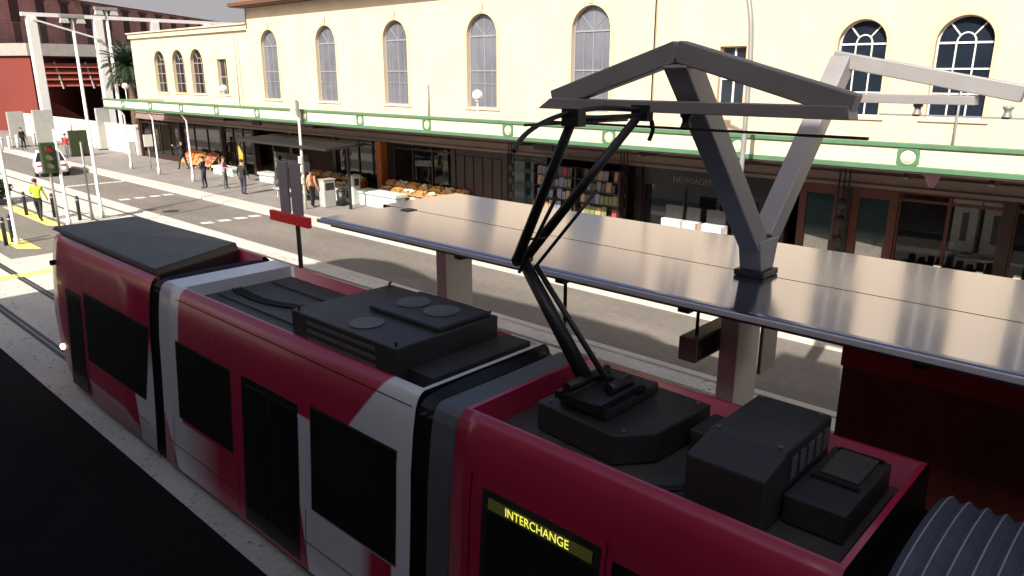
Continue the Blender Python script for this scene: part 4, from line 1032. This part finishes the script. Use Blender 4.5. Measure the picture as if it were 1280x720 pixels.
# bollards
def bollard(x, y, h, r, m, label, group):
    t = thing('bollard', label, 'bollard', (x, y, .004), group=group)
    b = MB(); b.tube([(x, y, 0), (x, y, h-.06), (x, y, h)], [r, r, r*.6], 10); b.build('post', m, t)
    b = MB(); b.tube([(x, y, h-.2), (x, y, h-.14)], r*1.06, 10); b.build('band', 'pole_grey', t)
for x, y, lab in ((-31.55, 6.85, 'black bollard nearest the left edge beside white pole'), (-32.0, 7.18, 'black bollard just left of white pole, second one'), (-34.9, 10.4, 'black bollard right of the white pole by traffic light'), (-37.9, 9.2, 'black bollard standing just left of worker in yellow vest'), (-36.5, 9.9, 'black bollard right of the worker, behind traffic light')):
    bollard(x, y, 1.05, .07, 'black_metal', lab, 'black bollards at the tram crossing')
for k in range(7):
    bollard(-71.5-.9*k, 16.5+.75*k+.02*k*k, 1.15, .13, 'pole_white', 'white bollard in the row at far left before the red wall', 'white bollards far down the street')
# grey information slabs far left
for (x, y, w_, h, m, lab) in ((-74, 18.4, 1.2, 3.0, 'box_grey', 'grey green upright slab in front of red wall at far left'), (-73.5, 20.3, 1.5, 3.1, 'box_grey', 'wide grey slab standing above the traffic light'), (-66, 22.5, 1.0, 3.4, 'box_grey', 'pale grey slab beside the tall floodlight mast'), (-62.3, 19.3, 1.25, 2.0, 'signal_case', 'dark cabinet standing behind the white car')):
    t = thing('information_slab', lab, 'sign', (x, y, .108))
    b = MB(); b.box(x-.15, x+.15, y-w_/2, y+w_/2, .11, h); b.build('panel', m, t, bevel=.02)
    b = MB(); b.box(x-.25, x+.25, y-w_/2-.06, y+w_/2+.06, .108, .2); b.build('plinth', 'gantry_base', t)
# dark clipped bush at the left edge
BU = thing('bush', 'dark rounded bush at the left edge beside crossing', 'bush', (-42.6, 8.9, .008))
b = MB(); rr = random.Random(5)
for k in range(900):
    v = Vector((rr.gauss(0, 1), rr.gauss(0, 1), rr.gauss(0, 1))).normalized()*rr.uniform(.7, 1)
    c = Vector((-42.6+v.x*1.25, 8.75+v.y*1.15, .75+v.z*.62)); a = Vector((rr.gauss(0, 1), rr.gauss(0, 1), rr.gauss(0, 1))).normalized()*.13; e = a.orthogonal().normalized()*.07
    b.quad([c-a, c+e, c+a, c-e])
b.build('foliage', 'leaf_dark', BU, recalc=False)
b = MB(); b.tube([(-42.6, 8.75, 0), (-42.6, 8.75, .7)], .08, 8); b.build('stem', 'bark', BU)
# flag and white notice in the left shops
FB = thing('feather_flag', 'narrow yellow flag standing behind person in black jacket', 'flag', (-40.3, 20.6, .108))
b = MB(); b.tube([(-40.3, 20.6, .1), (-40.3, 20.6, 2.3)], .025, 6); b.build('pole', 'black_metal', FB)
b = MB(); b.prism([(-40.25, .7), (-39.85, .8), (-39.8, 1.7), (-40.25, 2.25)], 'y', 20.59, 20.61); b.build('cloth', 'flag_yellow', FB)
PN = thing('post_notice', 'small white notice on thin post left of person in black', 'sign', (-50.2, 19.6, .108))
b = MB(); b.tube([(-50.2, 19.6, .1), (-50.2, 19.6, 1.6)], .03, 6); b.build('post', 'pole_grey', PN)
b = MB(); b.box(-50.1, -50.05, 19.3, 19.85, 1.55, 2.3); b.build('board', 'frame_white', PN)

# ------------------------------------------------------------------ white sedan
def car(loc, rz):
    t = thing('parked_car', 'white sedan car on the road at far left', 'car', loc, rz)
    b = MB()
    def sec(x, w_, zb, zt, n=2): return [(x, -w_/2, zb), (x, -w_/2-.02, (zb+zt)/2), (x, -w_/2+.06, zt), (x, w_/2-.06, zt), (x, w_/2+.02, (zb+zt)/2), (x, w_/2, zb)]
    st = [sec(-2.2, 1.45, .4, .72), sec(-2.1, 1.66, .26, .86), sec(-1.5, 1.76, .22, .95), sec(-.4, 1.8, .22, .98), (sec(.9, 1.8, .22, .96)), sec(1.7, 1.74, .22, .86), sec(2.15, 1.6, .28, .72), sec(2.25, 1.35, .4, .62)]
    rings = [[b.bm.verts.new(p) for p in s] for s in st]
    for A, B in zip(rings, rings[1:]):
        for k in range(6): b.bm.faces.new([A[k], A[(k+1)%6], B[(k+1)%6], B[k]])
    b.bm.faces.new(rings[0]); b.bm.faces.new(rings[-1])
    bo = b.build('body', 'car_white', t, local=True, smooth=False, bevel=.05)
    b = MB(); b.hexa([(-1.75, -.8, .93), (.95, -.8, .94), (.95, .8, .94), (-1.75, .8, .93)], [(-1.15, -.6, 1.42), (.15, -.6, 1.44), (.15, .6, 1.44), (-1.15, .6, 1.42)]); b.build('greenhouse', 'dark_glass', t, local=True, bevel=.03)
    b = MB(); b.hexa([(-1.2, -.63, 1.405), (.2, -.63, 1.42), (.2, .63, 1.42), (-1.2, .63, 1.405)], [(-1.0, -.5, 1.47), (0, -.5, 1.48), (0, .5, 1.48), (-1.0, .5, 1.47)]); 
    for s in (-1, 1):
        for (p, q) in (((-1.76, s*.81, .93), (-1.15, s*.61, 1.43)), ((.97, s*.81, .94), (.16, s*.61, 1.45)), ((-.45, s*.82, .95), (-.45, s*.615, 1.43))): b.bar(p, q, .06, .06)
    b.build('roof', 'car_white', t, local=True, bevel=.02)
    for x in (-1.35, 1.35):
        for s in (-1, 1):
            b = MB(); b.tube([(x, s*.72, .32), (x, s*.91, .32)], .32, 20); wv = b.build('wheel', 'rubber', t, local=True)
            b = MB(); b.tube([(x, s*.905, .32), (x, s*.925, .32)], .2, 16); b.build('rim', 'pole_grey', wv, local=True)
    for s in (-1, 1):
        b = MB(); b.box(-2.2, -2.08, s*.6-.15, s*.6+.15, .62, .76); b.build('tail_light', 'tail_lamp', t, local=True, bevel=.02)
        b = MB(); b.box(2.12, 2.24, s*.55-.16, s*.55+.16, .55, .66); b.build('headlight', 'frame_white', t, local=True, bevel=.02)
        b = MB(); b.box(.55, .75, s*.92-.09, s*.92+.09, .92, 1.05); b.build('mirror', 'car_white', t, local=True, bevel=.03)
    return t
car((-53.3, 14.7, .004), R(166))

# ------------------------------------------------------------------ people
def person(loc, rz, shirt, pants, label, pose='stand', hair='hair', h=1.72, sleeve=True, arms=None, group=None):
    t = thing('person', label, 'person', loc, rz, group)
    k = h/1.75
    J = {'pel': ((0,0,.96), .135), 'wai': ((0,0,1.1), .125), 'che': ((0,.0,1.32), .15), 'nek': ((0,0,1.48), .06), 'hd0': ((.01,0,1.56), .075), 'hd1': ((.02,0,1.66), .095), 'hd2': ((.01,0,1.73), .06)}
    E_ = [('pel','wai'), ('wai','che'), ('che','nek'), ('nek','hd0'), ('hd0','hd1'), ('hd1','hd2')]
    st = .26 if pose == 'walk' else .04
    for s, n_ in ((1, 'l'), (-1, 'r')):
        fx = st*s
        J['hip'+n_] = ((0, .09*s, .92), .1); J['kne'+n_] = ((fx*.55+.03, .1*s, .5), .065)
        J['ank'+n_] = ((fx*1.1-.02, .1*s, .09), .045); J['toe'+n_] = ((fx*1.1+.14, .11*s, .035), .035)
        J['sho'+n_] = ((0, .18*s, 1.42), .06)
        sw = -fx*.8
        el = (sw*.6-.02, .25*s, 1.14); ha = (sw*1.3+.08, .26*s, .9)
        if arms == 'front' or (arms == 'one' and s == 1): el = (.06, .25*s, 1.15); ha = (.3, .13*s, 1.15)
        if arms == 'up' and s == 1: el = (.2, .28, 1.3); ha = (.42, .25, 1.42)
        J['elb'+n_] = (el, .043); J['wri'+n_] = (ha, .03)
        d = (Vector(ha)-Vector(el)).normalized(); J['pal'+n_] = (tuple(Vector(ha)+d*.08), .036)
        E_ += [('pel','hip'+n_), ('hip'+n_,'kne'+n_), ('kne'+n_,'ank'+n_), ('ank'+n_,'toe'+n_), ('che','sho'+n_), ('sho'+n_,'elb'+n_), ('elb'+n_,'wri'+n_), ('wri'+n_,'pal'+n_)]
    names = list(J); me = D.meshes.new('person'); me.from_pydata([Vector(J[n_][0])*k for n_ in names], [(names.index(a), names.index(c)) for a, c in E_], [])
    o = D.objects.new('tmp', me); COL.objects.link(o); o.modifiers.new('s', 'SKIN')
    for i, n_ in enumerate(names):
        v = me.skin_vertices[0].data[i]; r = J[n_][1]*k; v.radius = (r, r)
        if n_ in ('che', 'wai', 'pel'): v.radius = (r*1.15, r*.85)
        v.use_root = (n_ == 'pel')
    ss = o.modifiers.new('u', 'SUBSURF'); ss.levels = 1
    bpy.context.view_layer.update()
    m2 = D.meshes.new_from_object(o.evaluated_get(bpy.context.evaluated_depsgraph_get()))
    D.objects.remove(o)
    bm = bmesh.new(); bm.from_mesh(m2)
    # fingers, nose and ears join the body mesh
    b = MB(); b.bm.free(); b.bm = bm
    for f in bm.faces:
        c = f.calc_center_median()/k; f.smooth = True
        mi = 1
        if c.z > 1.47 and abs(c.y) < .13: mi = 0
        elif c.z < .98 and abs(c.y) < .2: mi = 2
        if c.z < .085: mi = 3
        for n_ in 'lr':
            wv = Vector(J['wri'+n_][0]); dd = (wv-Vector(J['elb'+n_][0]))
            if (c-wv).length < .12 and (c-Vector(J['elb'+n_][0])).dot(dd)/dd.length_squared > .95: mi = 0
            if not sleeve and (c-Vector(J['elb'+n_][0])).length < .3 and (c-Vector(J['elb'+n_][0])).dot(dd) > -.02 and abs(c.y) > .17: mi = 0
        f.material_index = mi
    for n_, s in (('l', 1), ('r', -1)):
        pv = Vector(J['pal'+n_][0])*k; d = (Vector(J['pal'+n_][0])-Vector(J['wri'+n_][0])).normalized()
        sd = d.cross(Vector((0, s, 0))).normalized()
        for j in range(4):
            L_ = (.075, .085, .08, .065)[j]; o_ = sd*(.024*(j-1.5))
            b.tube([pv+o_, pv+o_+d*L_*.5, pv+o_+d*L_*.9+Vector((0, -s*.02, 0))], [.0095, .009, .007], 6, 0)
        b.tube([pv-d*.05, pv-d*.02+sd*.05, pv+d*.02+sd*.06], [.012, .011, .008], 6, 0)
    b.tube([(.1*k, 0, 1.65*k), (.128*k, 0, 1.635*k)], [.018, .01], 6, 0)
    for s in (-1, 1): b.sphere((.02*k, s*.092*k, 1.645*k), .022*k, 0, (.6, .4, 1.2), 8); b.sphere((.098*k, s*.035*k, 1.668*k), .009, 3, (1, 1, 1), 6)
    me2 = D.meshes.new('body'); bm.to_mesh(me2); bm.free()
    for m in ('skin', shirt, pants, 'cloth_black'): me2.materials.append(M[m])
    D.meshes.remove(m2)
    bo = D.objects.new('body', me2); COL.objects.link(bo); bo.parent = t
    b = MB(); b.sphere((-.005*k, 0, 1.695*k), .104*k, 0, (1.02, .95, .85), 12); b.build('hair', hair, t, local=True)
    return t
P108 = .108
person((-35.9, 9.2, .012), R(150), 'cloth_hivis', 'cloth_black', 'worker walking in bright yellow green vest and black trousers', 'walk', arms='one', h=1.78)
person((-39.25, 18.0, P108), R(-140), 'cloth_navy', 'cloth_navy', 'person standing at the kerb in dark navy clothes facing another', arms='front', h=1.72)
person((-38.35, 18.7, P108), R(40), 'cloth_pink', 'cloth_grey', 'person in pink purple top facing the one in navy', arms='front', h=1.72)
person((-35.7, 18.35, P108), R(120), 'cloth_black', 'cloth_navy', 'person in black jacket seen from behind near the kerb', 'stand', h=1.78)
person((-48.3, 20.9, P108), R(200), 'cloth_black', 'cloth_black', 'tall person in black walking beside the white notice post', 'walk', arms='up', h=1.85)
person((-29.9, 18.66, P108), R(100), 'cloth_orange', 'cloth_black', 'person in orange top and black trousers next to ticket machine', 'stand', h=1.75)
person((-71.0, 17.9, P108), R(20), 'cloth_black', 'cloth_black', 'person in black standing among the white bollards far left', 'stand', h=1.75)
person((-61.5, 18.2, P108), R(-60), 'cloth_red', 'cloth_grey', 'person in dark red jacket behind the white car', 'stand', h=1.75)

# ------------------------------------------------------------------ far left: white wall, red buildings, pergola, palm
WW = thing('boundary_wall', 'low white rendered wall left of the station building', 'wall', (-66, 22.6, .108))
b = MB(); b.box(-60.0, -59.7, 22.5, 22.9, .1, 2.35); b.box(-92, -60.003, 22.55, 22.85, .1, 2.15); b.build('wall', 'white_wall', WW, bevel=.02)
b = MB(); b.box(-92, -59.6, 22.47, 22.93, 2.153, 2.25); b.build('coping', 'white_paint', WW)
for x in (-62.8, -66.5): 
    b = MB(); b.box(x-.04, x+.04, 22.53, 22.549, .1, 2.15); b.build('joint', 'box_grey', WW)
b = MB(); b.box(-61.2, -60.1, 22.1, 22.5, .108, 1.1); o = b.build('utility_cabinet', 'box_grey', bevel=.02); tag(o, 'small grey cabinet at the right end of white wall', 'cabinet')
RB = thing('red_pavilion', 'flat red rendered building with louvred dark opening at far left', 'building', (-95, 20, .1))
b = MB(); b.prism([(-93, 25.4), (-115, 12.5), (-122, 24.6), (-106, 34)], 'z', 0, 7.85); b.build('wall', 'red_render', RB)
b = MB(); b.prism([(-92.7, 25.2), (-115, 12.0), (-122.5, 24.6), (-108, 60), (-92.7, 60)], 'z', 7.9, 9.15); b.build('parapet', 'pale_stone', RB)
b = MB(); b.box(-106, -105, 25.4, 60, 0, 7.85); b.box(-106, -93, 38, 60, 0, 7.85); b.build('back_wall', 'void', RB)
b = MB()
for z in (4.75, 5.4, 6.05, 6.7): b.hexa([(-93.4, 25.5, z), (-93.0, 25.5, z-.0), (-93.0, 38, z), (-93.4, 38, z)], [(-94.0, 25.5, z+.5), (-93.6, 25.5, z+.5), (-93.6, 38, z+.5), (-94.0, 38, z+.5)])
lv = b.build('louvre', 'red_louvre', RB)
b = MB()
for y in (28.2, 31.3): b.bar((-92.9, y, 4.5), (-93.5, y-.4, 7.3), .14, .14)
b.build('louvre_rib', 'pale_stone', lv)
b = MB(); b.prism([(26.5, .1), (32.5, .1), (26.5, 4.2)], 'x', -97.2, -97.0); b.build('inner_wall', 'red_render', RB)  # triangle of sunlight in the dark opening, built as a red slab
PG = thing('pergola_frame', 'tall white post and beam frame in front of red buildings', 'frame', (-89, 25, 0))
for y, z0 in ((25.0, 0), (31.2, 0), (37.1, 0), (43.1, 0), (49.2, 0)):
    b = MB(); b.box(-89.4, -88.6, y-.42, y+.42, z0, 11.6); b.build('post', 'white_paint', PG, bevel=.03)
b = MB(); b.box(-89.3, -88.7, 24.2, 60, 11.603, 11.95); b.build('beam', 'white_paint', PG)
b = MB(); b.bar((-88.5, 25, 11.3), (-88.5, 31, 9.6), .16, .16); b.build('brace', 'white_paint', PG)
BB = thing('brick_building', 'long red brick building with dark windows under grey roof behind frame', 'building', (-110, 44, 0))
d = Vector((-.632, .775, 0)); nrm = Vector((.775, .632, 0)); p0 = Vector((-110, 44, 0)) - d*75 - nrm*14
def bb(u0, u1, v0, v1, z0, z1, mb, mi=0):
    mb.hexa([p0+d*u+nrm*v+U*z0 for u, v in ((u0, v0), (u1, v0), (u1, v1), (u0, v1))], [p0+d*u+nrm*v+U*z1 for u, v in ((u0, v0), (u1, v0), (u1, v1), (u0, v1))], mi)
b = MB(); bb(0, 300, -14, 0, 0, 16.4, b); b.build('wall', 'red_brick', BB)
b = MB(); b.hexa([p0+d*u+nrm*v+U*16.45 for u, v in ((0, -60), (300, -60), (300, .6), (0, .6))], [p0+d*u+nrm*v+U*44 for u, v in ((0, -60), (300, -60), (300, -50), (0, -50))]); b.build('roof', 'grey_metal_roof', BB)
for k in range(22):
    u = 38+5.2*k
    b = MB(); bb(u, u+1.7, 0, .06, 12.6, 15.7, b); wv = b.build('window', 'void', BB)
    b = MB(); bb(u-.25, u+1.95, .0, .22, 15.72, 16.1, b); b.build('lintel', 'eave', wv)
    b = MB(); bb(u+.2, u+1.5, 0, .05, 8, 12.5, b); b.build('panel', 'timber', wv)
# palm
PT = thing('palm_tree', 'dark green bushy palm between red building and station wing', 'tree', (-76, 28.8, 0))
b = MB(); b.tube([(-76, 28.8, 0), (-76.1, 28.9, 3), (-76, 28.8, 6.6)], [.42, .36, .4], 12); b.build('trunk', 'bark', PT)
b = MB(); rr = random.Random(11); c0 = Vector((-76, 28.8, 6.7))
for k in range(130):
    az = rr.uniform(0, 2*math.pi); el = R(rr.uniform(-35, 85)); L_ = rr.uniform(2.2, 3.2)
    pts = []; p = c0.copy(); dv = Vector((math.cos(az)*math.cos(el), math.sin(az)*math.cos(el), math.sin(el)))
    for j in range(9):
        pts.append(p.copy()); p += dv*L_/8; dv = (dv+Vector((0, 0, -.14))).normalized()
    b.tube(pts, [.03]*8+[.008], 4, cap=False)
    for j in range(1, 9):
        t_ = (pts[j]-pts[j-1]).normalized(); sd = t_.cross(Vector((0, 0, 1)))
        if sd.length < .05: sd = Vector((1, 0, 0))
        sd.normalize()
        for q in range(3):
            o_ = pts[j-1].lerp(pts[j], q/3)
            for s in (-1, 1):
                tip = o_+(sd*s*.8+t_*.7+Vector((0, 0, -.35+rr.uniform(-.15, .15)))).normalized()*rr.uniform(.42, .62)*(1.1-j*.07)
                wv = t_*.045; b.quad([o_-wv, o_+wv, tip+wv*.3, tip-wv*.3])
b.build('crown', 'leaf_dark', PT, recalc=False)

# ------------------------------------------------------------------ office block behind the camera; its shadow lies over the tram and part of the road
OB = thing('office_block', 'tall plain office block across the lane, behind the viewpoint', 'building', (0, -11, 0))
prof = [(-20.2, 0), (-20.5, 8.8), (-15.2, 14.6), (-14.9, 15.3), (-14.3, 15.75), (-13, 16.0), (-11.4, 15.8), (-10, 15.5), (-8.8, 15.5), (-5, 15.75), (-3, 15.75), (-1.9, 15.45), (.2, 15.5), (.25, 16.6), (1.6, 16.6), (1.65, 15.5), (35, 15.5), (35, 0)]  # roofline shaped to cast the shadow edge; raised step added to shade gantry leg
b = MB(); b.prism(prof, 'y', -20, -5); b.build('wall', 'office_wall', OB)
for zi in range(4):
    for xi in range(13):
        x = -19.2+4.1*xi; z = .8+3.2*zi
        if zi > 1 and x < -15: continue
        b = MB(); b.box(x, x+2.6, -4.998, -4.93, z, z+1.9); b.build('window', 'dark_glass', OB)
